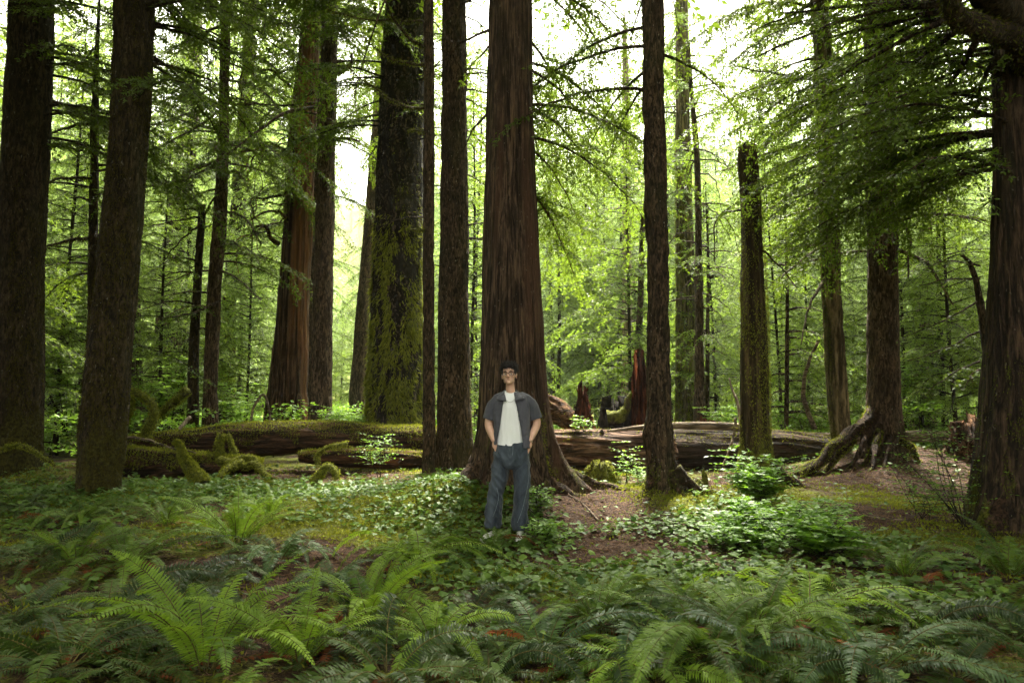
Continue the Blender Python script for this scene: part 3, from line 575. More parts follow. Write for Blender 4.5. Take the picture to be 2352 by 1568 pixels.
for i, (y, x1, y1, x2, y2, fo) in enumerate([(235, 430, 262, 335, 292, .5), (255, 440, 300, 350, 345, .5), (60, 440, 90, 380, 120, .7), (120, 590, 130, 660, 180, .6), (360, 580, 345, 640, 350, .0), (370, 430, 410, 330, 430, .5), (480, 560, 500, 600, 560, .4), (20, 580, 30, 680, 60, .7), (180, 590, 200, 640, 250, .5), (300, 430, 280, 350, 250, .6), (620, 545, 640, 600, 690, .35), (690, 440, 720, 370, 730, .35)]):
    L_(tD, [(505, y, 15.5), (x1, y1, 14.6), (x2, y2, 13.6)], .035, .008, foliage=fo * 1.1, seed=60 + i, leaf=.085, droop=.5, tone=-.1)
for i in range(14):                                     # curled mossy dead limbs on the split cedar
    y = 200 + i * 26; s = np.random.default_rng(80 + i); x1 = 610 - s.uniform(0, 60); L_(tF, [(668, y, 17.3), (640, y + s.uniform(-30, 30), 16.9), (x1, y + s.uniform(-40, 60), 16.5), (x1 - s.uniform(-20, 30), y + s.uniform(30, 120), 16.3)], .04 if i % 3 == 0 else .018, .008, seed=80 + i, moss=(i % 3 == 0), wig=.14)
L_(tF, [(640, 560, 17), (622, 548, 16.8), (610, 520, 16.7), (590, 520, 16.6), (575, 545, 16.6)], .07, .02, seed=97, moss=True)
for i, (y, x1, y1, x2, y2, fo) in enumerate([(215, 1820, 240, 1705, 222, 0), (330, 1790, 345, 1660, 392, .6), (250, 1800, 300, 1740, 350, .5), (420, 1830, 440, 1770, 480, .5), (300, 1960, 330, 1990, 350, 0), (180, 1780, 170, 1680, 150, .9), (560, 1850, 590, 1790, 640, .45), (640, 1860, 700, 1840, 790, .0)]):
    L_(tS, [(1896, y, 12.6), (x1, y1, 12.0), (x2, y2, 11.5)], .035, .01, foliage=fo, seed=110 + i, leaf=.075, tone=-.05, droop=.5)
for i, (y, x1, y1, x2, y2, fo, m) in enumerate([(402, 1955, 384, 1922, 396, 0, 1), (415, 1950, 432, 1922, 442, 0, 1), (482, 1950, 483, 1924, 484, 0, 1), (240, 1950, 212, 1905, 190, 0, 0), (210, 2150, 205, 2300, 158, .7, 0), (292, 2120, 270, 2185, 266, .3, 0), (402, 2110, 386, 2190, 372, .5, 1), (330, 2110, 360, 2195, 425, .5, 0), (490, 2080, 488, 2092, 487, 0, 1), (470, 2080, 520, 2085, 640, 0, 0), (560, 2120, 600, 2190, 700, .3, 0)]):
    L_(tT, [(2022, y, 11.8), (x1, y1, 11.4), (x2, y2, 11.0)], .04, .012, foliage=fo, seed=130 + i, leaf=.07, moss=bool(m), tone=-.05, droop=.5)
for i, (y, x1, y1, x2, y2) in enumerate([(640, 2180, 642, 2110, 656), (690, 2170, 735, 2075, 775), (760, 2170, 800, 2085, 830), (610, 2170, 600, 2120, 620), (830, 2200, 850, 2130, 900)]):
    L_(tV, [(2250, y, 10.6), (x1, y1, 10.3), (x2, y2, 10.1)], .018, .005, foliage=.3, seed=150 + i, leaf=.06, tone=-.1)
# heavy dark limbs and sprays of the edge trunk, hanging into the upper right corner
L_(tU, [(2400, 190, 7.4), (2330, 95, 6.8), (2250, 60, 6.2), (2195, 35, 5.9), (2170, -40, 5.6)], .16, .07, seed=160, seg=26, moss=True)
L_(tU, [(2330, 60, 7.3), (2290, 20, 6.4), (2250, -40, 6.0)], .22, .12, seed=161, seg=26)
for i, (a, b, c, e, f_, g_, w) in enumerate([(2200, 30, 2080, 90, 1900, 190, .75), (2195, 20, 2060, 50, 1880, 90, .75), (2210, 60, 2120, 130, 2010, 200, .7), (2190, 10, 2020, 10, 1800, 30, .8), (2250, 80, 2210, 150, 2160, 220, .5), (2170, 0, 1990, -30, 1760, 60, .8), (2300, 120, 2260, 180, 2240, 260, .4), (2180, 5, 1960, 40, 1740, 130, .7), (2240, 30, 2130, 20, 1960, 0, .7), (2200, 40, 2090, 60, 1960, 150, .7), (2230, 60, 2150, 90, 2060, 160, .6)]):
    L_(tU, [(a, b, 6.2), (c, e, 6.6 + .15 * (i % 4)), (f_, g_, 7.4 + .2 * (i % 3))], .035, .01, foliage=w, seed=170 + i, leaf=.06, spacing=.06, start=.1, tone=-.08, droop=.4)
for i, (a, b, c, e, f_, g_) in enumerate([(1724, 560, 1780, 600, 1830, 660), (1740, 480, 1650, 500, 1640, 600)]):
    L_(tN, [(a, b, 9.9), (c, e, 9.6), (f_, g_, 9.4)], .02, .006, seed=190 + i)
for i in range(12):                                     # dead drooping twigs round the thin reddish stem
    s = np.random.default_rng(200 + i); y = 330 + i * 34; dx = s.uniform(30, 110) * (1 if i % 3 else -1)
    L_(tP, [(1605, y, 17.5), (1605 + dx * .5, y + s.uniform(-10, 30), 17.1), (1605 + dx, y + s.uniform(30, 120), 16.8)], .02, .005, foliage=(.45 if i % 4 == 0 else 0), seed=200 + i, wig=.1, leaf=.085)
def auto(t, z0, z1, n, L0, L1, fo, seed, tone=-.05, azr=(0, 360), leaf=.08, r=.025, dr=.5, spacing=.055):
    rg = np.random.default_rng(seed)
    for i in range(n):
        z = rg.uniform(z0, z1); o, rr = at_h(t, z); az = R(rg.uniform(*azr)); L = rg.uniform(L0, L1); k = np.linspace(0, 1, 12); dh = np.array([math.cos(az), math.sin(az), 0])
        p = o + dh * (rr * .5 + L * k)[:, None] + np.array([0, 0, 1.]) * (L * (.18 * k - dr * k ** 2))[:, None] + rg.normal(0, .02, (12, 3)) * k[:, None]
        loft(t.wd, p, r * (1.1 - k), 5, cap=False)
        if rg.random() < fo: bough(t.lf, t.wd, p, L * .46, rg, spacing, leaf, .46, .4, .15, tone + rg.normal(0, .05), r * .4)
        else:
            e = p[rg.integers(3, 12, 7)]; tubes(t.wd, e, e + rg.normal(0, .16, (7, 3)) + dh * .12, .005, .001)
auto(tA, 5.5, 9.4, 16, 1.8, 3.2, .95, 301, azr=(-60, 60)); auto(tB, 5.4, 8.4, 16, 1.6, 3.0, .95, 302, azr=(-60, 80)); auto(tC, 2.5, 9, 18, 1.2, 2.6, .8, 303)
auto(tD, 3, 6.5, 10, 1.2, 2.4, .7, 304); auto(tD, 6.5, 12, 26, 1.8, 3.4, .95, 334, dr=.6); auto(tE, 2.5, 5.5, 8, .8, 1.5, .3, 305); auto(tG, 6.0, 8.5, 5, 1.5, 2.6, .7, 306); auto(tG, 9.5, 12.5, 18, 2.0, 3.6, .95, 336, dr=.6); auto(tH, 10, 16, 30, 2.2, 4.2, .95, 307, leaf=.1)
auto(tJ, 2.0, 8.6, 9, .4, 1.0, 0, 308, r=.012); auto(tK, 3.2, 9, 10, 1.0, 2.2, .6, 309, azr=(-20, 60), r=.018); auto(tL, 4.2, 8.6, 16, 1.8, 3.2, .95, 310, azr=(0, 75), dr=.6); auto(tL, 4.5, 8.2, 4, 1.0, 2.0, .5, 320, azr=(110, 170))
auto(tM, 5.5, 8.5, 9, 1.4, 2.6, .9, 311, azr=(0, 180)); auto(tS, 4.0, 6.0, 7, 1.2, 2.4, .8, 312); auto(tS, 6.0, 9.8, 20, 1.8, 3.2, .97, 332, dr=.6); auto(tT, 4.0, 6.2, 8, 1.5, 2.6, .85, 313); auto(tT, 6.2, 9.6, 20, 2.0, 3.4, .97, 333, dr=.6); auto(tW2, 5, 14, 22, 1.5, 3, .9, 314)
auto(tP, 3, 10.5, 20, 1.2, 2.4, .7, 315); auto(tR, 1.5, 6.5, 16, .8, 1.8, .8, 316); auto(tQ, 3, 17, 40, 1.0, 3.0, .5, 317, tone=.1, leaf=.1); auto(tO, 7, 15, 24, 1.8, 3.6, .9, 318, leaf=.1); auto(tN2, .8, 6, 20, .6, 1.6, .85, 319); auto(tP2, 1, 7, 18, .6, 1.5, .8, 321); auto(tX, 3, 16, 26, 1.5, 3, .85, 322, leaf=.1); auto(tI, 7.5, 11.5, 16, 1.8, 3.2, .9, 323, azr=(120, 240)); auto(tV, 1.5, 3.2, 7, .5, 1.2, .7, 324)
auto(tI, 7.0, 11.5, 8, 1.5, 2.6, .9, 343, azr=(-60, 60)); auto(tF2, 6, 13, 20, 1.5, 3, .95, 344, dr=.6); auto(tU, 3.8, 6.4, 26, 1.6, 3.4, 1.0, 345, azr=(100, 215), dr=.35); auto(tY, 3, 14, 26, 1.5, 3.2, .9, 325, leaf=.1); auto(tW, 5, 16, 28, 1.5, 3.4, .9, 326, leaf=.1)
# hanging moss on the trunks that carry it
rgm = np.random.default_rng(12)
trunk_moss(tI, .2, 5.2, R(180), R(360), 26000, rgm, (.04, .18), (.012, .032), .0); trunk_moss(tI, 4.2, 8, R(250), R(345), 2500, rgm, (.03, .10), (.01, .02), .15)
trunk_moss(tB, .0, 8, R(170), R(370), 20000, rgm, (.02, .06), (.006, .014), .0); trunk_moss(tA, .1, 5, R(280), R(380), 8000, rgm, (.02, .06), (.006, .014), .0)
trunk_moss(tN, .1, 5.0, R(160), R(380), 12000, rgm, (.015, .05), (.005, .012), -.1); trunk_moss(tO, .3, 9, R(170), R(300), 9000, rgm, (.03, .09), (.012, .02), 0); trunk_moss(tK, .2, 3, R(300), R(380), 1800, rgm, (.02, .05), (.006, .014), 0)
trunk_moss(tS, .5, 6, R(170), R(250), 6000, rgm, (.015, .05), (.006, .012), 0); trunk_moss(tM, 0, .7, R(170), R(370), 1800, rgm, (.015, .045), (.006, .012), 0); trunk_moss(tU, 0, 2.0, R(170), R(280), 9000, rgm, (.015, .045), (.006, .012), .05)
trunk_moss(tL, 0, 1.3, R(270), R(350), 6000, rgm, (.015, .04), (.006, .012), .05); trunk_moss(tX, 1.5, 5, R(180), R(360), 2500, rgm, (.05, .2), (.02, .04), .1); trunk_moss(tC, .3, 6, R(180), R(360), 2200, rgm, (.02, .05), (.006, .012), 0)
trunk_moss(tE, .3, 5, R(180), R(360), 1500, rgm, (.02, .05), (.006, .012), 0)
_mb = MB(); _q, _ = resample([P(1716, 372, 9.85), P(1717, 348, 9.85), P(1713, 336, 9.85), P(1712, 328, 9.85)], 14); loft(_mb, _q, np.linspace(.075, .03, 14), 14, bark_disp('rot', 4)); tN.roots2 = _mb
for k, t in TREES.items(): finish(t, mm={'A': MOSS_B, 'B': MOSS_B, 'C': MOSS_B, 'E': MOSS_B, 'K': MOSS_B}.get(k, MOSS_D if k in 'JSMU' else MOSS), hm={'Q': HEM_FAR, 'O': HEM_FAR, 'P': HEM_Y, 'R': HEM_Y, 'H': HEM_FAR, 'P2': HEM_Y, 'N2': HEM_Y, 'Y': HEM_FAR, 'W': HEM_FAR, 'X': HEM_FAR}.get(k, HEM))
# their high crowns (shared meshes), above the frame
for i, (k, z, s) in enumerate([('A', 9, 1.0), ('B', 8.6, 1.0), ('D', 11, .9), ('F2', 13, 1.0), ('G', 12, .95), ('I', 11.5, 1.15), ('K', 9.6, 1.0), ('L', 9.0, 1.2), ('M', 8.6, 1.0), ('S', 10, .95), ('T', 9.5, 1.05), ('U', 7.2, 1.15), ('J', 9.8, .7)]):
    t = TREES[k]; o = bpy.data.objects.new("crown", V_HIGH[i % 2][0]); COL.objects.link(o); o.parent = t.root; a, _ = at_h(t, min(z, 24)); o.location = tuple(a - t.base); o.rotation_euler = (0, 0, i * 1.9); o.scale = (s, s, s * .9)

tN.roots2.build("splintered_top", B_SNAG, tN.root, origin=tN.base)

# ---------------------------------------------------------------- fallen logs, stumps, mossy limbs on the ground
B_LOGM = bark_mat("mossy log", (.012, .008, .005), (.115, .06, .032), 9, .06, 'X', .04, moss=.10, up=.32, lichen=.1, grn=.05)
B_LOGW = bark_mat("weathered log", (.014, .008, .005), (.26, .15, .095), 9, .03, 'X', .07, moss=-.22, up=.10, lichen=.2, grn=.03, red=(.17, .06, .035))
B_LOGD = bark_mat("dark log with moss bands", (.010, .007, .005), (.09, .055, .035), 8, .05, 'X', .045, moss=.06, up=.10, lichen=.1)
B_POLE = bark_mat("pale log", (.06, .045, .03), (.28, .21, .15), 12, .1, 'X', .02, moss=-.12, up=.14, lichen=.3, grn=.03)
B_RED = bark_mat("crumbling red wood", (.022, .007, .004), (.21, .062, .026), 11, .10, 'Z', .06, moss=-.30, lichen=.1, grn=.0)
B_TORN = bark_mat("torn orange wood", (.025, .010, .005), (.24, .12, .055), 9, .08, 'X', .06, moss=-.2, lichen=.1, grn=.0)
B_CHAR = bark_mat("black rotten wood", (.006, .005, .004), (.035, .026, .018), 8, .3, 'Z', .04, moss=-.06, up=.22, lichen=.05)
B_MLIMB = bark_mat("moss wrapped limb", (.025, .018, .009), (.10, .07, .03), 12, .8, 'Z', .025, moss=.62, up=.10, lichen=.02)
B_BARE = bark_mat("bare bleached wood", (.16, .12, .09), (.46, .37, .29), 14, .15, 'Z', .008, moss=-.3, lichen=.1, grn=.0)
B_ROOTW = bark_mat("root plate", (.02, .012, .007), (.26, .14, .075), 7, .5, 'Z', .06, moss=-.14, lichen=.3, grn=.02)

def log(name, label, pts, mat, kind='log', seg=60, mossn=0, cat="fallen log", group=None, stubs=(), tuft=(.02, .06), thr=0.0, mm=MOSS, hang=0.0, ends=None):
    """pts: (x, y_top, y_bottom, depth)"""
    c = np.array([P(x, (a + b) / 2, d) for x, a, b, d in pts]); r = np.array([(b - a) / 2 * mpp((a + b) / 2, d) for x, a, b, d in pts])
    full, _ = resample(np.c_[c, r], max(20, int(np.linalg.norm(c[-1] - c[0]) / .05))); p, rr = full[:, :3], full[:, 3]
    o0 = c.mean(0); o0[2] = gz(o0[0], o0[1]); root = empty(name, o0, label, cat, group)
    mb = MB(); V = loft(mb, p, rr, seg, bark_disp(kind, seed=c[0, 0]), cap=True)
    mb.build("trunk", mat, root, origin=o0)
    if mossn:
        rg = np.random.default_rng(int(abs(c[0, 0]) * 100) + 3); ms = MB(); i = rg.integers(0, V.shape[0], mossn); j = rg.integers(0, seg, mossn)
        q = V[i, j]; o = norm(q - p[i]); cl = noise3(q * 2.6 + 4); k = (o[:, 2] + .8 * cl > .25 + thr); q, o = q[k], o[k]; n = len(q)
        dr = norm(o + rg.normal(0, .45, (n, 3)) + np.array([0, 0, -hang]) * (1 - o[:, 2:3]))
        leaves(ms, q - o * .01 + rg.normal(0, .012, (n, 3)), dr, rg.normal(0, 1, (n, 3)), rg.uniform(tuft[0], tuft[1], n), rg.uniform(.008, .016, n), np.clip(rg.normal(.5, .22, n), 0, 1))
        ms.build("moss", mm, root, origin=o0, smooth=False)
    for k, (pp, r0, r1) in enumerate(stubs):
        sb = MB(); q = np.array([P(*w) for w in pp]); q, _ = resample(q, 14); loft(sb, q, np.linspace(r0, r1, 14), 10, bark_disp('twig', k + 3)); sb.build("stub", mat, root, origin=o0)
    return root
log("fallen_log", "long mossy log across the left half, arched, running behind the tree trunks",
    [(240, 1008, 1062, 12.4), (330, 1000, 1052, 12.6), (450, 987, 1050, 12.8), (540, 975, 1052, 12.9), (640, 971, 1040, 13.0), (760, 972, 1036, 13.1), (880, 978, 1042, 13.2), (975, 981, 1050, 13.3), (1040, 985, 1052, 13.4)], B_LOGM, mossn=60000, hang=.9, thr=-.1)
log("fallen_log", "rusty brown rotten log lying low beneath the long mossy log", [(690, 1038, 1058, 12.5), (760, 1034, 1066, 12.4), (860, 1034, 1072, 12.4), (990, 1038, 1078, 12.5)], bark_mat("rust log", (.012, .007, .004), (.14, .065, .028), 9, .05, 'X', .05, moss=-.2, up=.12, lichen=.1, grn=.0), mossn=9000, thr=.1)
log("fallen_log", "low moss covered log with black hollow flank at the foot of the shaggy trunk", [(215, 1035, 1102, 11.4), (300, 1030, 1105, 11.3), (360, 1036, 1096, 11.3), (420, 1040, 1090, 11.4), (520, 1048, 1086, 11.6), (600, 1056, 1086, 11.8)], B_LOGM, mossn=40000, hang=.6, thr=-.3)
log("fallen_log", "thick weathered log split along its grain, grey and red, right of the giant cedar", [(1240, 990, 1080, 12.3), (1330, 989, 1078, 12.4), (1420, 990, 1080, 12.5), (1500, 991, 1082, 12.6), (1526, 990, 1083, 12.7)], B_LOGW, seg=110, mossn=2600, thr=.45,
    stubs=(([(1382, 992, 12.3), (1383, 984, 12.3)], .05, .015),))
log("fallen_log", "dark log with green moss bands behind the broken snag", [(1500, 996, 1086, 12.9), (1600, 992, 1086, 13.0), (1700, 992, 1082, 13.0), (1800, 990, 1078, 13.1), (1900, 1002, 1072, 13.2)], B_LOGD, seg=90, mossn=7000, thr=.15, hang=.3)
log("fallen_log", "slim pale log lying on top of the thick weathered logs", [(1395, 986, 992, 12.2), (1450, 979, 989, 12.3), (1500, 972, 986, 12.4), (1590, 970, 986, 12.5), (1690, 973, 989, 12.6), (1745, 980, 996, 12.7)], B_POLE, seg=30, mossn=500, thr=.5)
log("fallen_log", "grey log seen between the slim mossy trunk and the stilt rooted tree", [(1760, 988, 1012, 14.6), (1850, 992, 1014, 14.4), (1950, 990, 1016, 14.2), (2060, 990, 1016, 14.1), (2190, 992, 1014, 14.0)], B_POLE, seg=40, mossn=900, thr=.3)
log("fallen_log", "orange torn log end leaning down behind the giant cedar", [(1240, 902, 946, 15.4), (1272, 918, 962, 15.2), (1300, 938, 980, 15.0), (1322, 966, 996, 14.8)], B_TORN, kind='rot', seg=60, mossn=500, thr=.3)
# root plates and torn stumps
def stump(name, label, x, yb, yt, w, d, mat, depth_r=None, top_w=.35, seg=70, cat="stump", group=None, jag=.5, mossn=0, seed=1, sub=None, n=38):
    c = P(x, yb, d); top = P(x, yt, d)[2]; g = min(c[2], gz(c[0], d)) - .1; r0 = w / 2 * mpp(yb, d); zz = np.linspace(g, top, n); k = np.linspace(0, 1, n)
    root = empty(name, (c[0], d, gz(c[0], d)), label, cat, group); mb = MB(); path = np.stack([zz * 0 + c[0], zz * 0 + d, zz], 1)
    V = loft(mb, path, r0 * (1 - (1 - top_w) * k), seg, bark_disp('rot', seed), vertical=True, cap=False)
    A = mb.V[-1].reshape(n, seg, 3); th = np.linspace(0, 2 * np.pi, seg, endpoint=False)
    j = .86 + jag * (noise3(np.stack([np.cos(th) * 2.2 + seed, np.sin(th) * 2.2, th * 0], 1)) + .7 * noise3(np.stack([np.cos(th) * 8 + seed, np.sin(th) * 8, th * 0], 1)))
    A[:, :, 2] = g + (A[:, :, 2] - g) * np.clip(j, .3, 1.12)[None] ** (k[:, None] > 0)
    A[-1, :, :2] = A[-1, :, :2] * .25 + np.array([c[0], d]) * .75
    o0 = (c[0], d, gz(c[0], d)); mb.build("stump_body", mat, root, origin=o0)
    # splinters standing on the torn face
    rg = np.random.default_rng(seed); sp = MB(); i = rg.integers(int(n * .25), n - 1, 260); q = rg.integers(0, seg, 260); pos = A[i, q]; o = norm(pos - path[i]); o[:, 2] = 0
    L = rg.uniform(.05, .16, 260) * (w * mpp(yb, d) / .8); dr = norm(o * .5 + np.array([0, 0, 1.]) + rg.normal(0, .35, (260, 3)))
    leaves(sp, pos - dr * (L * .3)[:, None], dr, rg.normal(0, 1, (260, 3)), L, L * .28, rg.uniform(0, 1, 260)); sp.build("splinter", mat, root, origin=o0, smooth=False)
    if mossn:
        ms = MB(); i = rg.integers(n // 3, n, mossn); q = rg.integers(0, seg, mossn); pos = A[i, q]; o = norm(pos - path[i]); k2 = noise3(pos * 3) > -.1; pos, o = pos[k2], o[k2]; m = len(pos)
        leaves(ms, pos, norm(o + rg.normal(0, .4, (m, 3))), rg.normal(0, 1, (m, 3)), rg.uniform(.02, .05, m), rg.uniform(.008, .014, m), rg.uniform(0, 1, m)); ms.build("moss", MOSS, root, origin=o0, smooth=False)
    return root
stump("rotten_stump", "pointed crumbling red stump behind the thick weathered log", 1340, 1000, 893, 88, 14.0, B_RED, top_w=.18, seed=3, jag=.45)
stump("rotten_stump", "tall narrow strip of red rotten wood beside the speckled trunk", 1474, 1000, 828, 46, 14.6, B_RED, top_w=.35, seed=5, jag=.5)
r_ = stump("rotten_stump", "black rotten stump with a mossy horn between the two red stumps", 1412, 1000, 925, 90, 15.0, B_CHAR, top_w=.6, seed=8, jag=.5, mossn=1500)
mb = MB(); q, _ = resample([P(1395, 965, 14.8), P(1420, 957, 14.7), (P(1438, 940, 14.7)), P(1444, 915, 14.6), P(1449, 902, 14.6)], 22); loft(mb, q, np.linspace(.12, .03, 22), 12, bark_disp('rot', 3)); mb.build("horn", B_MLIMB, r_, origin=r_.location)
mb = MB(); q, _ = resample([P(1384, 985, 14.5), P(1385, 955, 14.5), P(1386, 935, 14.5)], 12); loft(mb, q, np.linspace(.1, .05, 12), 10, bark_disp('rot', 4)); mb.build("horn", B_CHAR, r_, origin=r_.location)
stump("root_plate", "upturned orange brown root plate beside the furrowed edge trunk", 2225, 1050, 962, 125, 11.8, B_ROOTW, top_w=.45, seed=14, jag=.45, cat="root plate")
stump("broken_stub", "short mossy stub, left one of the pair beside the speckled trunk", 1606, 1140, 1096, 16, 9.7, B_MLIMB, top_w=.7, seed=15, jag=.4, seg=24, n=14)
stump("broken_stub", "short mossy stub, right one of the pair beside the speckled trunk", 1620, 1138, 1082, 15, 9.8, B_MLIMB, top_w=.6, seed=16, jag=.4, seg=24, n=14)
stump("broken_stub", "little bleached stump standing alone on the litter below the stilt rooted tree", 2096, 1166, 1112, 22, 9.3, bark_mat("bleached stub", (.07, .045, .03), (.32, .23, .15), 14, .1, bump=.02, moss=-.1), top_w=.55, seed=17, jag=.5, seg=28, n=16)
stump("rotten_stump", "knobbly dark mossy root lump between the giant cedar and the speckled trunk", 1385, 1105, 1058, 80, 10.8, B_MLIMB, top_w=.45, seed=18, jag=.4, mossn=1200)
stump("rotten_stump", "low reddish stump behind the pale log, under the black sapling", 1628, 1000, 962, 60, 16.0, B_RED, top_w=.7, seed=19, jag=.3)

def mossy_limb(label, pts, r0, r1, mat=None, name="mossy_branch", cat="branch", mossn=2400, seg=14, group="mossy broken limbs round the logs"):
    q = np.array([P(*p) for p in pts]); q, _ = resample(q, max(18, int(np.linalg.norm(np.diff(q, axis=0), axis=1).sum() / .035))); n = len(q); k = np.linspace(0, 1, n)
    rs = sum(map(ord, label)) % 97
    q = q + np.stack([noise3(np.stack([k * 7 + rs, k * 0 + w, k * 0], 1)) for w in (0, 9, 17)], 1) * .02
    r = r0 + (r1 - r0) * k; o0 = q[0].copy(); root = empty(name, o0, label, cat, group)
    mb = MB(); loft(mb, q, r, seg, bark_disp('snag', rs)); mb.build("stem", mat or B_MLIMB, root, origin=o0)
    if mossn:
        t = Tree(); t.ms = MB(); hang_moss(t, q, r, np.random.default_rng(rs), mossn, (.018, .05)); t.ms.build("moss", MOSS, root, origin=o0, smooth=False)
ML = mossy_limb
ML("thick mossy stump leg slanting down to the ferns, tipped by a curled bare root", [(462, 1108, 10.3), (440, 1076, 10.35), (418, 1040, 10.4), (414, 1025, 10.4), (402, 1013, 10.4)], .115, .02, mossn=7000, seg=20)
ML("hooked mossy branch arching up behind the shaggy leaning trunk", [(336, 1010, 12.0), (338, 990, 12.0), (350, 962, 12.0), (352, 935, 12.0), (338, 915, 12.0), (312, 902, 12.0), (282, 890, 12.0)], .085, .06, mossn=1500)
ML("short crooked mossy branch hanging beside the shaggy leaning trunk", [(278, 905, 12.3), (298, 915, 12.3), (302, 935, 12.3), (292, 960, 12.3), (286, 985, 12.3)], .05, .03)
ML("long mossy bough rising to the right above the log with a ragged dark end", [(345, 985, 13.8), (358, 965, 13.8), (385, 935, 13.8), (410, 915, 13.7), (430, 895, 13.6)], .07, .10, mossn=1200)
ML("upright mossy peg with a cut end in front of the mossy log", [(505, 1050, 11.6), (502, 1030, 11.6), (506, 1010, 11.6), (509, 996, 11.6)], .075, .045, mossn=900)
ML("thin mossy rod leaning beside the upright peg", [(545, 1058, 11.7), (538, 1035, 11.7), (530, 1015, 11.7), (524, 996, 11.7)], .05, .025, mossn=500)
ML("twisted mossy root knot at the middle of the root tangle", [(470, 1062, 11.6), (505, 1058, 11.5), (535, 1062, 11.4), (555, 1052, 11.5), (590, 1060, 11.4), (596, 1085, 11.3)], .09, .04, mossn=1600)
ML("drooping mossy root reaching forward out of the tangle", [(555, 1060, 11.4), (530, 1072, 11.2), (512, 1085, 11.0), (505, 1098, 10.9)], .075, .03, mossn=900)
ML("curled mossy root looping down at the edge of the tangle", [(560, 1072, 11.3), (588, 1066, 11.2), (604, 1085, 11.1), (622, 1103, 10.9)], .05, .04, mossn=700)
ML("arched mossy branch with a bare tip in front of the rusty log", [(728, 1068, 11.6), (730, 1045, 11.6), (748, 1030, 11.6), (770, 1022, 11.6), (798, 1020, 11.6)], .035, .03, mossn=700)
ML("small mossy forked root standing in the leaves below the rusty log", [(715, 1105, 10.6), (735, 1090, 10.6), (752, 1070, 10.6), (768, 1080, 10.6), (775, 1100, 10.6)], .06, .035, mossn=900)
ML("thin bare stick reaching across the log beside the hooked branch", [(270, 1003, 11.6), (340, 1010, 11.5), (400, 1030, 11.3), (450, 1040, 11.3)], .03, .012, B_POLE, mossn=200)
ML("pale broken stick leaning on the mossy log", [(412, 985, 12.3), (436, 958, 12.4)], .035, .04, B_BARE, mossn=0, name="broken_stick", group=None)
ML("thin forked dead stem arching beside the split cedar", [(575, 975, 14.5), (585, 930, 14.5), (605, 905, 14.5), (618, 940, 14.5), (622, 975, 14.5)], .03, .02, B_POLE, mossn=60, name="dead_sapling", group=None)
ML("white bare dead sapling leaning against the broken snag", [(1708, 1018, 10.6), (1702, 970, 10.7), (1692, 920, 10.8), (1680, 890, 10.9), (1674, 868, 10.9)], .045, .01, B_BARE, mossn=0, name="dead_sapling", cat="dead sapling", group=None)
ML("brown stick hanging down from the white dead sapling", [(1690, 960, 10.7), (1685, 1000, 10.6), (1672, 1040, 10.5), (1660, 1070, 10.4)], .022, .01, B_POLE, mossn=30, name="dead_sapling", group=None)
ML("crooked pale stem in the gap beside the slim mossy trunk", [(1872, 985, 15), (1850, 930, 15), (1845, 880, 15), (1862, 820, 15), (1880, 780, 15)], .06, .03, B_POLE, mossn=60, name="dead_sapling", group=None)
ML("arching mossy branch over the mound at the foot of the wide black trunk", [(-10, 1035, 10.2), (40, 1022, 10.1), (85, 1040, 10.0), (125, 1068, 9.9)], .035, .02, mossn=700)
for i, (lb, pts) in enumerate([("bent twig loop on the litter below the giant cedar", [(1375, 1200, 8.0), (1335, 1158, 8.6), (1305, 1135, 9.0), (1320, 1128, 9.1), (1350, 1135, 9.0)]),
        ("dark dead bough lying on the litter left of the narrow black stem", [(700, 1118, 10.2), (760, 1100, 10.4), (800, 1088, 10.5), (850, 1075, 10.7)]),
        ("straight pale stick on the yellow moss below the stilt rooted tree", [(1960, 1186, 8.7), (2030, 1195, 8.5), (2090, 1200, 8.4)]),
        ("grey stick crossing the litter toward the furrowed edge trunk", [(2120, 1210, 8.1), (2170, 1235, 7.8), (2200, 1262, 7.5)]),
        ("thin stick lying on bare soil between the fern clumps", [(600, 1370, 5.6), (660, 1350, 5.8), (700, 1325, 6.0), (740, 1305, 6.2)])]):
    q = []
    for x, y, d in pts: g = gp(x, y); q.append(g + [0, 0, .02])
    q, _ = resample(np.array(q), 24); mb = MB(); loft(mb, q - q[0], np.linspace(.013, .006, 24), 6, bark_disp('twig', i)); o = mb.build("fallen_stick", B_POLE if i != 1 else B_CHAR); o.location = tuple(q[0]); tag(o, lb, "stick")

# ---------------------------------------------------------------- trees of the middle distance: one thing each
def inst(name, var, loc, s, rz, label, cat="tree", group=None, sz=None):
    r = empty(name, loc, label, cat, group, rz); r.scale = (s, s, sz or s)
    for nm, me in (("trunk", var[1]), ("crown", var[0])):
        o = bpy.data.objects.new(nm, me); COL.objects.link(o); o.parent = r
    return r
order = sorted([(proj(at_h(t, 2.2)[0])[0][0], t.short) for t in TREES.values() if t.short])
cnt = {}
def place_tree(px, d, var, s, kind, rz=0.):
    x = P(px, 900, d)[0]; z = gz(x, d); L = [q for q in order if q[0] < px]; Rr = [q for q in order if q[0] >= px]
    a = L[-1][1] if L else None; b = Rr[0][1] if Rr else None; key = (a, b); cnt.setdefault(key, []).append(1); n = len(cnt[key])
    rk = ["nearest", "second nearest", "third nearest", "fourth nearest", "fifth nearest", "sixth nearest", "seventh nearest", "eighth nearest", "ninth nearest", "tenth nearest"][min(n - 1, 9)]
    where = f"between {a} and {b}" if a and b else (f"beyond the {a}" if a else f"outside the {b}")
    nm, ad = {'y': ("young_hemlock", "young hemlock"), 'm': ("hemlock_tree", "leafy hemlock"), 'c': ("cedar_tree", "drooping cedar"), 'f': ("conifer_tree", "tall conifer")}[kind]
    inst(nm, var, (x, d, z - .05), s, rz, f"{ad}, {rk} background tree {where}", "tree", "background conifers behind the logs")
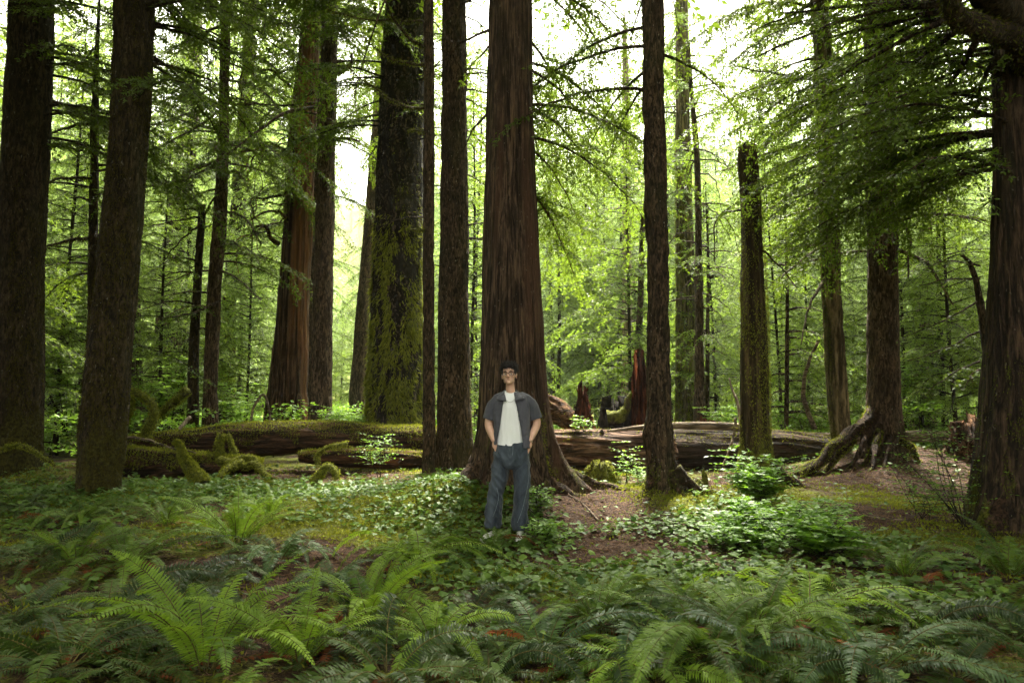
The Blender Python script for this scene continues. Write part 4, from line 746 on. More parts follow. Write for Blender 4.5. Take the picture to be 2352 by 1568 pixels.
rt = np.random.default_rng(2024)
MID = [(-60, 14.5, 'y'), (140, 16.5, 'y'), (60, 20, 'm'), (180, 24, 'm'), (120, 30, 'c'), (250, 19, 'm'), (370, 18, 'y'), (420, 22, 'm'), (450, 31, 'c'), (560, 20, 'y'), (545, 27, 'm'), (640, 24, 'm'), (745, 38, 'y'), (785, 46, 'y'), (820, 36, 'y'), (910, 30, 'm'), (1090, 26, 'm'), (1080, 19, 'y'), (1270, 34, 'c'), (1350, 40, 'c'), (1400, 31, 'y'), (1395, 46, 'm'), (1460, 36, 'y'), (1440, 21, 'y'), (1540, 38, 'm'), (1640, 23, 'y'), (1620, 30, 'c'), (1670, 40, 'y'), (1790, 17.5, 'y'), (1770, 26, 'm'), (1860, 21, 'y'), (1940, 20, 'm'), (1960, 29, 'c'), (2075, 18, 'y'), (2110, 26, 'm'), (2170, 20, 'm'), (2200, 15.5, 'y'), (2300, 24, 'm'), (2380, 18, 'm'), (2440, 28, 'm'), (-120, 22, 'm'), (2150, 36, 'c'), (1285, 29, 'm'), (1380, 37, 'm'), (1425, 33, 'c'), (1560, 34, 'm'), (1650, 34, 'm'), (1800, 30, 'm'), (1905, 26, 'c'), (2020, 24, 'm'), (220, 32, 'm'), (1060, 33, 'c'), (930, 36, 'c'), (1260, 42, 'f'), (1345, 38, 'f'), (1415, 48, 'f'), (1510, 42, 'f'), (1590, 38, 'f'), (1690, 44, 'f'), (1760, 37, 'f'), (1845, 42, 'f'), (2010, 38, 'f'), (2130, 30, 'f'), (2220, 36, 'f'), (100, 30, 'f'), (200, 36, 'f'), (400, 40, 'f'), (500, 34, 'f'), (590, 40, 'f'), (680, 42, 'f'), (1080, 40, 'f')]
MID.sort(key=lambda q: q[1])
for i, (px, d, k) in enumerate(MID):
    var = {'y': V_YOUNG[i % 3], 'm': V_MID[i % 3], 'c': V_CED[i % 2], 'f': V_FAR[i % 3]}[k]; s = rt.uniform(.85, 1.15) * {'y': 1.15 if d < 30 else 1.6, 'm': 1.0 if d < 30 else 1.1, 'c': 1.0, 'f': .95}[k]
    if 740 < px < 850: s *= .62
    if 1250 < px < 1560: s *= 1.1
    place_tree(px, d, var, s, k, rt.uniform(0, 6.28))

# far wood: one mass of conifers on the flat and up the hillside
def gn_scatter(name, pts, rots, scs, sources, idx, label):
    me = bpy.data.meshes.new(name); me.from_pydata([tuple(p) for p in pts], [], [])
    for nm, typ, dat in (("rz", 'FLOAT', rots), ("sc", 'FLOAT', scs)):
        a = me.attributes.new(nm, typ, 'POINT'); a.data.foreach_set("value", np.asarray(dat, np.float32))
    a = me.attributes.new("ix", 'INT', 'POINT'); a.data.foreach_set("value", np.asarray(idx, np.int32))
    o = bpy.data.objects.new(name, me); COL.objects.link(o); tag(o, label, None, None, "stuff")
    ng = bpy.data.node_groups.new(name, 'GeometryNodeTree'); ng.interface.new_socket("Geometry", in_out='INPUT', socket_type='NodeSocketGeometry'); ng.interface.new_socket("Geometry", in_out='OUTPUT', socket_type='NodeSocketGeometry')
    N = ng.nodes; gi = N.new("NodeGroupInput"); go = N.new("NodeGroupOutput"); ip = N.new("GeometryNodeInstanceOnPoints"); gj = N.new("GeometryNodeGeometryToInstance")
    for s in reversed(sources):
        oi = N.new("GeometryNodeObjectInfo"); oi.inputs["Object"].default_value = s; ng.links.new(oi.outputs["Geometry"], gj.inputs[0])
    ng.links.new(gi.outputs[0], ip.inputs["Points"]); ng.links.new(gj.outputs[0], ip.inputs["Instance"]); ip.inputs["Pick Instance"].default_value = True
    for nm, typ, sock in (("ix", 'INT', "Instance Index"), ("sc", 'FLOAT', "Scale")):
        na = N.new("GeometryNodeInputNamedAttribute"); na.data_type = typ; na.inputs["Name"].default_value = nm; ng.links.new(na.outputs[0], ip.inputs[sock])
    na = N.new("GeometryNodeInputNamedAttribute"); na.data_type = 'FLOAT'; na.inputs["Name"].default_value = "rz"; cx = N.new("ShaderNodeCombineXYZ"); ng.links.new(na.outputs[0], cx.inputs[2]); ng.links.new(cx.outputs[0], ip.inputs["Rotation"])
    ng.links.new(ip.outputs[0], go.inputs[0]); o.modifiers.new("scatter", 'NODES').node_group = ng
    return o
def joined(var, name):
    """crown and trunk of a far tree as one mesh with two materials, used only as the source of a mass"""
    me = bpy.data.meshes.new(name); import bmesh
    bm = bmesh.new(); bm.from_mesh(var[0]); n = len(bm.faces); bm.from_mesh(var[1]); bm.faces.ensure_lookup_table()
    for f in bm.faces[n:]: f.material_index = 1
    bm.to_mesh(me); bm.free(); me.materials.append(var[0].materials[0]); me.materials.append(var[1].materials[0])
    return me
def src(me, name):
    return me
pts = []; rz = []; sc = []; ix = []
rf = np.random.default_rng(77)
for i in range(1900):
    d = rf.uniform(36, 75) if i < 230 else rf.uniform(75, 250); px = rf.uniform(-250, 2600); x = P(px, 900, d)[0]
    s = rf.uniform(.5, 1.0)
    if 755 < px < 860: s *= .38 if d < 75 else .55
    elif 1230 < px < 1860: s *= .95 if d < 75 else 1.1
    elif px < 700 or px > 1900: s *= 1.15
    pts.append((x, d, gz(x, d) - .2)); rz.append(rf.uniform(0, 6.28)); sc.append(s); ix.append(int(rf.integers(0, 3)))
FAR_SRC = [joined(v, "far conifer") for v in V_FAR]
def gn_scatter_mesh(name, pts, rots, scs, meshes, idx, label):
    cobs = []
    c = bpy.data.collections.new(name + " source")        # holds the source meshes; not linked to the scene
    for k, m in enumerate(meshes):
        ob = bpy.data.objects.new(f"{m.name} {k}", m); c.objects.link(ob); cobs.append(ob)
    return gn_scatter(name, pts, rots, scs, cobs, idx, label)
gn_scatter_mesh("far_forest", pts, rz, sc, FAR_SRC, ix, "distant conifer wood rising up a misty hillside behind the clearing")
# unseen trees added round and behind the camera to shade the clearing
pts = []; rz = []; sc = []
for i in range(700):
    a = rf.uniform(0, 2 * np.pi); q = rf.uniform(5.5, 30); x, y = q * math.cos(a), q * math.sin(a) + 2
    if y > 3.5 and abs(x) < y * .86 + 1.4: continue
    if np.hypot(x - .4, (y - .5) * .8) < 4.4 or (y < 0 and abs(x - .5) < 2.8 - y * .6): continue  # gap left among the added trees so light reaches the front
    if any(np.hypot(x - u[0], y - u[1]) < 2.2 for u in pts): continue
    pts.append((x, y, gz(x, y) + rf.uniform(6.5, 8))); rz.append(rf.uniform(0, 6.28)); sc.append(rf.uniform(.9, 1.15))
SHADE_TREES = (pts, rz, sc)
def with_bole(v):
    mb = MB(); zz = np.linspace(-8.6, .6, 24); loft(mb, np.stack([zz * 0, zz * 0, zz], 1), .30 - .012 * (zz + 8.6), 14, bark_disp('hemlock', 3), vertical=True); me = mb.mesh("bole", B_HEM); return (v[0], me)
hi = []
for v in V_HIGH:
    a_, b_ = joined(v, "high crown"), with_bole(v)[1]; import bmesh; bm = bmesh.new(); bm.from_mesh(a_); n_ = len(bm.faces); bm.from_mesh(b_); bm.faces.ensure_lookup_table()
    for f in bm.faces[n_:]: f.material_index = 1
    bm.to_mesh(a_); bm.free(); hi.append(a_)
gn_scatter_mesh("added_shade_trees", pts, rz, sc, hi, [i % 2 for i in range(len(pts))], "unseen conifer crowns added round the clearing to shade it")

# ---------------------------------------------------------------- leafy undergrowth beyond the logs
def leaf_cloud(lf, c, rad, n, rg, L, flat=.35, lw=.55):
    v = rg.normal(0, .5, (n, 3)) * np.asarray(rad) + np.asarray(c)
    d = rg.normal(0, 1, (n, 3)); d[:, 2] *= .35; leaves(lf, v, d, np.array([0, 0, 1.]) + rg.normal(0, flat, (n, 3)), L * rg.uniform(.6, 1.2, n), L * lw * rg.uniform(.7, 1.1, n), np.clip(rg.normal(.5, .25, n), 0, 1), .1)
ru = np.random.default_rng(5); lf = MB(); wd = MB()
for i in range(620):
    d = ru.uniform(14.3, 34); px = ru.uniform(-150, 2500)
    if 1250 < px < 1700 and d < 17: continue
    x = P(px, 900, d)[0]; g = gz(x, d); hgt = ru.uniform(.15, 1.0) * (1.25 if px < 1000 or px > 1600 else .8)
    for k in range(int(ru.integers(3, 7))):
        leaf_cloud(lf, (x + ru.normal(0, .45), d + ru.normal(0, .4), g + hgt * ru.uniform(.2, 1)), (.45, .4, .10), int(ru.integers(26, 60)), ru, .09 + .002 * d)
    tubes(wd, np.array([[x, d, g]] * 3), np.array([[x, d, g + hgt]] * 3) + ru.normal(0, .2, (3, 3)), .008, .003)
o = lf.build("undergrowth", LEAFV, smooth=False); tag(o, "bright yellow green leafy undergrowth behind the fallen logs", kind="stuff")
tag(wd.build("undergrowth_twigs", WOODT), "thin twigs in the undergrowth behind the logs", kind="stuff")

# individual small shrubs and seedlings
def shrub(name, label, base, stems, L, mat=LEAFB, seed=1, hgt=.6, spread=.35, n=14, flatw=.25, layers=4, cat="shrub", group=None, stem_r=.006):
    rg = np.random.default_rng(seed); lf = MB(); wd = MB(); b = np.array(base, float)
    for i in range(stems):
        az = rg.uniform(0, 6.28); h = hgt * rg.uniform(.55, 1.05); e = b + [math.cos(az) * spread * rg.uniform(.2, 1), math.sin(az) * spread * rg.uniform(.2, 1), h]
        p, _ = resample(np.array([b + rg.normal(0, .03, 3) * [1, 1, 0], (b + e) / 2 + rg.normal(0, .04, 3), e]), 10); loft(wd, p, np.linspace(stem_r, .002, 10), 4, cap=False)
        for j in range(layers):
            k = int(3 + 6 * (j + 1) / layers); a2 = rg.uniform(0, 6.28); q = p[k]; tl = rg.uniform(.08, .22) * (hgt / .6 + .3)
            for w in range(3):
                a3 = a2 + w * 2.1 + rg.normal(0, .3); t2 = q + np.array([math.cos(a3), math.sin(a3), rg.uniform(-.1, .25)]) * tl; tubes(wd, [q], [t2], .003, .0012)
                m = n // 3; s = np.linspace(.2, 1, m)[:, None]; pos = q + (t2 - q) * s; dr = norm(t2 - q); sd = norm(np.cross(dr, [0, 0, 1.])); sg = np.where(np.arange(m) % 2, 1., -1.)[:, None]
                leaves(lf, pos, dr * .6 + sd * sg + rg.normal(0, .15, (m, 3)), np.array([0, 0, 1.]) + rg.normal(0, flatw, (m, 3)), L * rg.uniform(.7, 1.2, m), L * .62, np.clip(rg.normal(.55, .2, m), 0, 1), .12)
    root = empty(name, b, label, cat, group); wd.build("stem", WOODT, root, origin=b); lf.build("foliage", mat, root, origin=b, smooth=False)
    return root
def sb(px, py, **k): return gp(px, py)
shrub("huckleberry_seedling", "bright green seedling with layered leaf sprays in front of the weathered log", gp(1436, 1112), 3, .05, LEAFV, 1, .62, .12, 18, layers=5)
shrub("huckleberry_seedling", "small yellow green seedling close against the foot of the speckled trunk", gp(1468, 1120), 4, .05, LEAFV, 2, .30, .14, 12)
shrub("leafy_bush", "fresh green bush growing against the base of the broken snag", gp(1742, 1175), 16, .075, LEAFB, 3, .72, .42, 21, layers=6)
shrub("leafy_bush", "broad green bush sprawling in front of the broken snag", gp(1800, 1235), 20, .075, LEAFB, 4, .45, .62, 21, layers=6)
shrub("leafy_bush", "dark green leafy bush right of the sprawling bush, over the ferns", gp(1885, 1290), 14, .075, LEAFB, 5, .42, .5, 21, layers=5)
shrub("leafy_bush", "low green bush left of the sprawling bush", gp(1700, 1262), 12, .07, LEAFB, 6, .33, .5, 18, layers=5)
shrub("huckleberry_bush", "airy bush with thin sprays in front of the furrowed edge trunk", gp(2215, 1215), 9, .045, LEAFB, 7, 1.0, .75, 21, layers=7, stem_r=.008)
shrub("huckleberry_bush", "small airy bush left of the furrowed edge trunk on the litter", gp(2120, 1195), 6, .04, LEAFB, 8, .5, .45, 18, layers=5)
shrub("huckleberry_seedling", "spindly seedling with flat sprays before the long mossy log", gp(868, 1098), 4, .05, LEAFB, 9, .85, .3, 18, layers=6)
shrub("huckleberry_seedling", "tiny seedling sprouting on top of the weathered log", P(1340, 990, 12.2), 4, .06, LEAFV, 10, .25, .15, 12)
shrub("leafy_bush", "bright low bush at the foot of the straight brown trunk on the log", P(765, 985, 14.6), 10, .07, LEAFV, 11, .5, .5, 18)
shrub("leafy_bush", "yellow green bush behind the log between the leaning pinkish trunk and the spruce", P(822, 980, 14.8), 8, .06, LEAFV, 12, .35, .4, 18)
shrub("vine_maple", "glowing yellow green maple sprays above the log left of the short bare pole", P(385, 985, 17), 8, .11, LEAFV, 13, 1.7, 1.3, 24, layers=7, stem_r=.015)
shrub("vine_maple", "glowing yellow green maple sprays between the short bare pole and slender trunk", P(560, 985, 18), 7, .11, LEAFV, 14, 1.2, 1.2, 24, layers=7, stem_r=.012)
shrub("vine_maple", "pale green maple sprays between the wide black trunk and the mossy pole", P(150, 990, 16), 8, .11, LEAFV, 15, 1.9, 1.3, 24, layers=7, stem_r=.015)
shrub("vine_maple", "bright maple sprays right of the stilt rooted trunk behind the grey log", P(2120, 985, 16.5), 8, .10, LEAFV, 16, 1.6, 1.0, 24, layers=7, stem_r=.012)
shrub("leafy_bush", "bright low bush between the thin reddish stem and the broken snag", P(1660, 985, 15.5), 8, .08, LEAFV, 17, .5, .6, 18)
shrub("leafy_bush", "slender green sprout beside the legs of the man", gp(1235, 1190), 8, .05, LEAFB, 18, .35, .22, 15)
shrub("leafy_bush", "leafy sprout on the moss between the man and the litter path", gp(1260, 1250), 8, .055, LEAFB, 19, .22, .3, 15)

# ---------------------------------------------------------------- carpet of heart shaped leaves
def heart_leaves(mb, pos, az, tilt, size, rnd, rg):
    n = len(pos); sh = np.array([[0, 0, 0], [-.42, -.20, .05], [-.50, .35, .10], [0, 1, -.05], [.50, .35, .10], [.42, -.20, .05]]); ca, sa = np.cos(az), np.sin(az); ct, st = np.cos(tilt), np.sin(tilt)
    v = sh[None] * size[:, None, None]; y = v[..., 1] * ct[:, None] - v[..., 2] * st[:, None]; z = v[..., 1] * st[:, None] + v[..., 2] * ct[:, None]; x = v[..., 0]
    roll = rg.normal(0, .3, n)[:, None]; z = z + x * roll; X = x * ca[:, None] - y * sa[:, None]; Y = x * sa[:, None] + y * ca[:, None]
    V = np.stack([X, Y, z], -1) + pos[:, None]; b = np.arange(n)[:, None] * 6
    mb.add(V.reshape(-1, 3), Q=np.concatenate([b + np.array([[0, 3, 2, 1]]), b + np.array([[0, 5, 4, 3]])]), a=np.repeat(rnd, 6))
rc = np.random.default_rng(9)
LEAFY = _blob([(1150, 1180, 1.3, 1.4, 1), (1280, 1240, .9, 1.0, 1), (1500, 1230, 1.3, .9, 1), (1650, 1230, 1.4, 1.0, 1), (1560, 1330, 1.3, .8, 1), (420, 1130, 1.6, 1.0, .9), (650, 1140, 1.3, .9, .8), (980, 1180, .9, .9, .8), (1060, 1070, .6, .6, .9), (1330, 1420, .8, .6, .8),
               (1850, 1260, 1.3, .8, .9), (2150, 1300, 1.3, .6, .9), (2250, 1400, 1.0, .8, .7), (900, 1130, .9, .8, .5), (130, 1140, 1.5, 1.2, .8), (1100, 1330, .9, .6, .7), (1400, 1180, .5, .6, .4), (1450, 1400, 1.0, .7, .9), (1980, 1110, .7, .5, .3)])
def scatter(n, x0=-9, x1=9.5, y0=2.6, y1=13.2):
    return rc.uniform(x0, x1, n), y0 + (y1 - y0) * rc.random(n) ** 1.1
x, y = scatter(150000); pr = field(LEAFY, x, y) * 1.5 - 1.35 * field(BARE, x, y) + .55 * noise2(x, y, 1.6, 2) + .10 - .30 * sstep(6.6, 4.8, y)
k = rc.random(len(x)) < np.clip(pr, .02, 1) * .8; x, y = x[k], y[k]; z = H(x, y) + rc.uniform(.02, .10, len(x)); mb = MB()
heart_leaves(mb, np.stack([x, y, z], 1), rc.uniform(0, 6.28, len(x)), rc.normal(.05, .28, len(x)), rc.uniform(.030, .078, len(x)), np.clip(rc.normal(.5, .22, len(x)), 0, 1), rc)
tag(mb.build("ground_cover", HEART, smooth=False), "carpet of small heart shaped green leaves over the forest floor", kind="stuff")
# moss fuzz
x, y = scatter(420000, y1=15); pr = 1.3 * field(MOSSY, x, y) - .6 * field(BARE, x, y) + .9 * noise2(x, y, 1.1, 6) + .12
k = rc.random(len(x)) < np.clip(pr, .03, 1); x, y = x[k], y[k]; n = len(x); mb = MB(); bump = .07 * np.maximum(0, noise2(x, y, 3.0, 12) + .25)
d = np.stack([rc.normal(0, .8, n), rc.normal(0, .8, n), np.full(n, .75)], 1); leaves(mb, np.stack([x, y, H(x, y) + bump], 1), d, rc.normal(0, 1, (n, 3)), rc.uniform(.02, .055, n), rc.uniform(.010, .018, n), np.clip(rc.normal(.5, .22, n), 0, 1))
tag(mb.build("moss_carpet", MOSS, smooth=False), "yellow green moss cushions on the forest floor", kind="stuff")
# needles and twigs
LIT = bark_mat("litter", (.045, .022, .012), (.26, .155, .09), 30, 1, bump=.002, moss=-.5, lichen=0, grn=0)
x, y = scatter(60000, y1=14); pr = .30 + 1.0 * field(BARE, x, y) - .2 * field(MOSSY, x, y); k = rc.random(len(x)) < np.clip(pr, 0, 1); x, y = x[k], y[k]; n = len(x); a = rc.uniform(0, 6.28, n); l = rc.uniform(.03, .16, n) * np.where(rc.random(n) < .08, 4, 1)
A0 = np.stack([x, y, H(x, y) + .008], 1); x2, y2 = x + np.cos(a) * l, y + np.sin(a) * l; B0 = np.stack([x2, y2, H(x2, y2) + .008 + rc.uniform(0, .02, n)], 1); mb = MB(); rr = rc.uniform(.0015, .004, n); tubes(mb, A0, B0, rr, rr * .6, a=.5)
m2 = 7000; x, y = scatter(m2, y1=14); mb2 = mb; leaves(mb2, np.stack([x, y, H(x, y) + .01], 1), np.stack([rc.normal(0, 1, m2), rc.normal(0, 1, m2), rc.normal(0, .1, m2)], 1), np.array([0, 0, 1.]) + rc.normal(0, .4, (m2, 3)), rc.uniform(.02, .05, m2), rc.uniform(.01, .02, m2), rc.uniform(0, 1, m2))
tag(mb.build("forest_litter", LIT, smooth=False), "brown needles, bark bits and twigs lying on the forest floor", kind="stuff")

# ---------------------------------------------------------------- sword ferns
def frond(lf, wd, o, az, L, rise, rg, wmax=.07, pairs=34, curl=.0, tone=0., roll=0.):
    n = 26; k = np.linspace(0, 1, n); dh = np.array([math.cos(az), math.sin(az), 0]); sw = rg.normal(0, .10) * L
    el = rise * (1 - k * 1.0) - curl * k ** 1.4 * 1.1; el = np.clip(el, -1.3, 1.5); stp = L / (n - 1)
    hx = np.r_[0, np.cumsum(np.cos(el[:-1]) * stp)]; hz = np.r_[0, np.cumsum(np.sin(el[:-1]) * stp)]
    sd = np.array([-dh[1], dh[0], 0]); p = o + dh * hx[:, None] + np.array([0, 0, 1.]) * hz[:, None] + sd * (sw * k ** 2)[:, None]
    loft(wd, p, .0042 * (1 - .8 * k), 4, cap=False)
    t = np.repeat(np.linspace(.09, .985, pairs), 2) + np.tile([0, .006], pairs); s = np.tile([1., -1.], pairs); d = np.linspace(0, 1, n)
    pos = np.stack([np.interp(t, d, p[:, c]) for c in range(3)], 1); T = norm(np.stack([np.interp(t, d, np.gradient(p, axis=0)[:, c]) for c in range(3)], 1))
    S = norm(np.cross(T, np.array([0, 0, 1.]) + sd * roll)); U = np.cross(S, T); w = wmax * np.minimum(1, (t - .03) / .16) ** .7 * (1 - np.clip((t - .45) / .56, 0, 1) ** 1.7) * rg.uniform(.88, 1.06, len(t)) + .006
    dr = norm(S * s[:, None] * 1.0 + T * (.28 + .3 * t)[:, None] + U * rg.normal(.05, .10, len(t))[:, None] - np.array([0, 0, .12])); b = np.full(len(t), L * .9 / pairs * 1.0)
    N = U + T * rg.normal(0, .30, len(t))[:, None] + rg.normal(0, .08, (len(t), 3)); side = norm(np.cross(dr, N)); m = len(t); W = b[:, None] * .46
    rnd = np.clip(rg.normal(.42 + tone, .2) + rg.normal(0, .07, m) + .2 * (t > .85), 0, 1)
    up = np.cross(side, dr); V = np.stack([pos - side * W * .5, pos + side * W * .9 - dr * 0, pos + dr * (w * .5)[:, None] + side * W * .95 + up * (w * .04)[:, None], pos + dr * w[:, None] - up * (w * .10)[:, None], pos + dr * (w * .5)[:, None] - side * W * .75 + up * (w * .04)[:, None]], 1)
    q = np.arange(m)[:, None] * 5; lf.add(V.reshape(-1, 3), Q=np.concatenate([q + np.array([[0, 1, 2, 4]])]), T=q + np.array([[4, 2, 3]]), a=np.repeat(rnd, 5))
def fern_mesh(seed, nf, L, rise=(.5, 1.2), mat=FERN, curl=(.5, 1.2), wmax=.070, tone=0., dead=2, lw=1.0):
    rg = np.random.default_rng(seed); lf, wd, dl = MB(), MB(), MB()
    for i in range(nf):
        az = i * 2.4 + rg.normal(0, .25); o = np.array([math.cos(az) * .04, math.sin(az) * .04, .03]); ri = rg.uniform(*rise); frond(lf, wd, o, az, L * rg.uniform(.65, 1.1), ri, rg, wmax * rg.uniform(.8, 1.1), int(42 * L / .8) + 4, rg.uniform(*curl) - (.4 if ri > 1.15 else 0), tone, rg.normal(0, .35))
    for i in range(dead): frond(dl, wd, np.array([0, 0, .02]), rg.uniform(0, 6.28), L * rg.uniform(.6, .9), .35, rg, wmax * .7, 22, .9)
    return lf.mesh("fronds", mat, False), wd.mesh("stalks", WOOD_F), (dl.mesh("dead_fronds", FERN_D, False) if dead else None)
WOOD_F = bark_mat("fern stalks", (.05, .04, .012), (.13, .11, .03), 30, .2, bump=.001, moss=-.5, lichen=0, grn=0)
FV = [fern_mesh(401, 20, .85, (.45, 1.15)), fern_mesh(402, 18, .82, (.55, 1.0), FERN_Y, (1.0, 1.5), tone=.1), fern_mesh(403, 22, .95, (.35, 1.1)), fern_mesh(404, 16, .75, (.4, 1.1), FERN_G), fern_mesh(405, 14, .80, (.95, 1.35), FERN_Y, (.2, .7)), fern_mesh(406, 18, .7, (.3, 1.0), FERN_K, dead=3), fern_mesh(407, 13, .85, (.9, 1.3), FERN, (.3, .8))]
def fern(px, py, v, s, label, rz=None, pos=None):
    b = gp(px, py) if pos is None else np.array([pos[0], pos[1], gz(*pos)]); r = empty("sword_fern", b - [0, 0, .02], label, "fern", "sword ferns across the front of the clearing", rz if rz is not None else (px * .7 + py) % 6.28); r.scale = (s, s, s)
    for nm, me in zip(("frond", "stalk", "dead_frond"), FV[v]):
        if me is None: continue
        o = bpy.data.objects.new(nm, me); COL.objects.link(o); o.parent = r
FERNS = [(960, 1300, 1, 1.2, "bright fern fountain just left below the man"), (545, 1255, 4, 1.1, "tall feathery fern with upright fronds left of centre"), (290, 1300, 2, 1.1, "wide arching fern below the shaggy leaning trunk"), (90, 1290, 5, 1.15, "dark fern at the left edge beside a rust coloured dead frond"),
  (640, 1290, 3, 1.0, "grey green fern leaning over the bare soil patch"), (470, 1545, 4, 1.15, "vivid upright fern at the bottom, left of the soil patch"), (845, 1430, 4, .95, "single vivid upright fern in front of the bright fountain fern"), (995, 1480, 1, .85, "small vivid fern between the upright fern and the long silvery frond"),
  (890, 1560, 5, 1.2, "dark green fern at the bottom edge under the vivid upright one"), (1250, 1500, 3, 1.0, "silvery fern arching below the mossy patch in the centre"), (1370, 1440, 6, .7, "upright fern right of the mossy centre patch"), (1480, 1470, 3, 1.05, "blue green fern with drooping tips right of centre"),
  (1620, 1520, 2, 1.15, "dense fern with long fronds at the lower right of centre"), (1730, 1500, 6, .95, "upright striped fern beside the dense lower right fern"), (1860, 1430, 1, 1.3, "big star shaped fern under the dark leafy bush"), (2010, 1550, 3, 1.15, "large downward hanging fern at the lower right"),
  (2120, 1450, 5, 1.1, "fern with flat fronds spreading over litter at the right"), (2315, 1330, 6, .85, "upright fern at the foot of the furrowed edge trunk"), (2330, 1480, 5, .9, "dim fern in the lower right corner"), (2200, 1560, 5, .95, "dim fern on the bottom edge near the right corner"),
  (60, 1420, 5, 1.0, "dark fern low on the left edge"), (150, 1540, 5, 1.25, "dark fern in the bottom left corner"), (300, 1560, 5, .9, "dark fern on the bottom edge near the left corner"), (240, 1430, 5, 1.2, "shadowed fern in the middle of the left fern bed"), (400, 1400, 5, 1.1, "fern overlapping the soil patch from the left"),
  (430, 1480, 5, .9, "low fern in front of the vivid upright one"), (690, 1530, 4, .9, "vivid fern leaning right over the soil patch"), (780, 1480, 5, .85, "low dark fern beside the single vivid upright one"), (1120, 1560, 5, .95, "dull fern at the bottom edge under the silvery one"), (1370, 1560, 5, 1.0, "fern at the bottom edge just right of centre"),
  (1500, 1570, 1, .9, "yellow green fern at the bottom edge right of centre"), (1800, 1580, 5, .95, "dark fern at the bottom edge below the star shaped fern"), (1560, 1400, 6, .5, "small fern among the heart shaped leaves right of centre"), (380, 1215, 6, .9, "fern with feathery fronds before the thick mossy stump leg"), (180, 1200, 0, .85, "small dim fern left of the shaggy trunk's foot"),
  (40, 1170, 5, .85, "dim fern at the foot of the wide black trunk"), (760, 1350, 3, .8, "pale arching fern on the right rim of the soil patch"), (1960, 1390, 5, .8, "low fern right of the star shaped fern"), (500, 1340, 5, .9, "deep green fern in the thick of the left fern bed"), (1080, 1420, 5, .7, "low fern behind the silvery arching one"),
  (620, 1190, 4, .7, "small feathery fern in the leaves above the soil patch"), (1130, 1270, 6, .5, "little fern spray crossing the shoes of the man"), (2080, 1330, 6, .7, "small fern on the litter left of the edge trunk"), (175, 1300, 6, .9, "upright dark fern in the left fern bed"), (1180, 1370, 5, .55, "tiny fern with a rusty frond below the man")]
for q in FERNS: fern(*q)
for i, (px, py, az, L, lb) in enumerate([(1905, 1520, -1.4, .55, "rust brown dead frond hanging among ferns at the lower right"), (30, 1215, .15, .6, "rust coloured dead frond over the ferns at the left edge"), (1150, 1262, -.5, .5, "reddish dead frond lying near the shoes of the man"), (790, 1475, 2.6, .45, "curled orange brown dead frond between the vivid ferns"), (1060, 1530, .6, .5, "crumpled dead frond on the soil at the bottom centre"), (2130, 1375, .9, .45, "ochre dead frond on the litter at the right")]):
    rg = np.random.default_rng(900 + i); dl, wd = MB(), MB(); b = gp(px, py); frond(dl, wd, np.array([0, 0, .10]), az, L, .45, rg, .075, 26, 1.0, .2, .5)
    r = empty("dead_frond", b, lb, "dead frond"); dl.build("leaflets", FERN_D, r, smooth=False); wd.build("stalk", WOOD_F, r)
# bottom row standing below the frame, their tips reach into view
for i, (x, y, v, s) in enumerate([(-2.3, 2.75, 0, .9), (-1.2, 2.7, 2, .85), (-.35, 2.65, 5, .8), (.75, 2.7, 1, .85), (1.65, 2.75, 3, .9), (2.5, 2.85, 0, .9)]):
    px = proj([x, y, .6])[0][0]; fern(0, 0, v, s, ["dark", "broad", "dull", "yellow green", "silvery", "shadowed"][i] + " fern whose frond tips rise from the bottom edge, " + ["first", "second", "third", "fourth", "fifth", "sixth"][i] + " from the left", i * 1.1, (x, y))

# ---------------------------------------------------------------- the man
D0 = 7.2
def W(px, py, dy=0.0): return P(px, py, D0 + dy)
def ell(mb, c, r, rot=None, nu=20, nv=14):
    u = np.linspace(0, 2 * np.pi, nu, endpoint=False); v = np.linspace(0, np.pi, nv); U, Vv = np.meshgrid(u, v); r = np.broadcast_to(r, (3,))
    X = np.stack([r[0] * np.cos(U) * np.sin(Vv), r[1] * np.sin(U) * np.sin(Vv), r[2] * np.cos(Vv)], -1).reshape(-1, 3)
    if rot is not None: X = X @ np.asarray(rot).T
    i = np.arange(nv - 1)[:, None] * nu; j = np.arange(nu)[None]; j2 = (j + 1) % nu
    mb.add(X + np.asarray(c), Q=np.stack([i + j, i + nu + j, i + nu + j2, i + j2], -1).reshape(-1, 4))
def cap_(mb, pts, rad, seg=16, n=16):
    full, _ = resample(np.c_[np.array(pts, float), rad], n); loft(mb, full[:, :3], full[:, 3], seg, cap=True); ell(mb, pts[0], rad[0]); ell(mb, pts[-1], rad[-1])
def ering(mb, rows, seg=40):
    """stack of ellipses: (centre, half width, half depth)"""
    th = np.linspace(0, 2 * np.pi, seg, endpoint=False); V = []
    for c, a, b in rows: V.append(np.asarray(c) + np.stack([a * np.sign(np.cos(th)) * np.abs(np.cos(th)) ** .88, b * np.sign(np.sin(th)) * np.abs(np.sin(th)) ** .88, th * 0], 1))
    V = np.array(V); n = len(rows); i = np.arange(n - 1)[:, None] * seg; j = np.arange(seg)[None]; j2 = (j + 1) % seg; base = mb.n
    mb.add(V.reshape(-1, 3), Q=np.stack([i + j, i + j2, i + seg + j2, i + seg + j], -1).reshape(-1, 4))
    for k, fl in ((0, 1), (n - 1, 0)):
        b = mb.n; ring = base + k * seg + np.arange(seg); nx = np.roll(ring, -1); mb.add([V[k].mean(0)]); cc = np.full(seg, b); mb.T.append(np.stack([nx, ring, cc] if fl else [ring, nx, cc], 1))
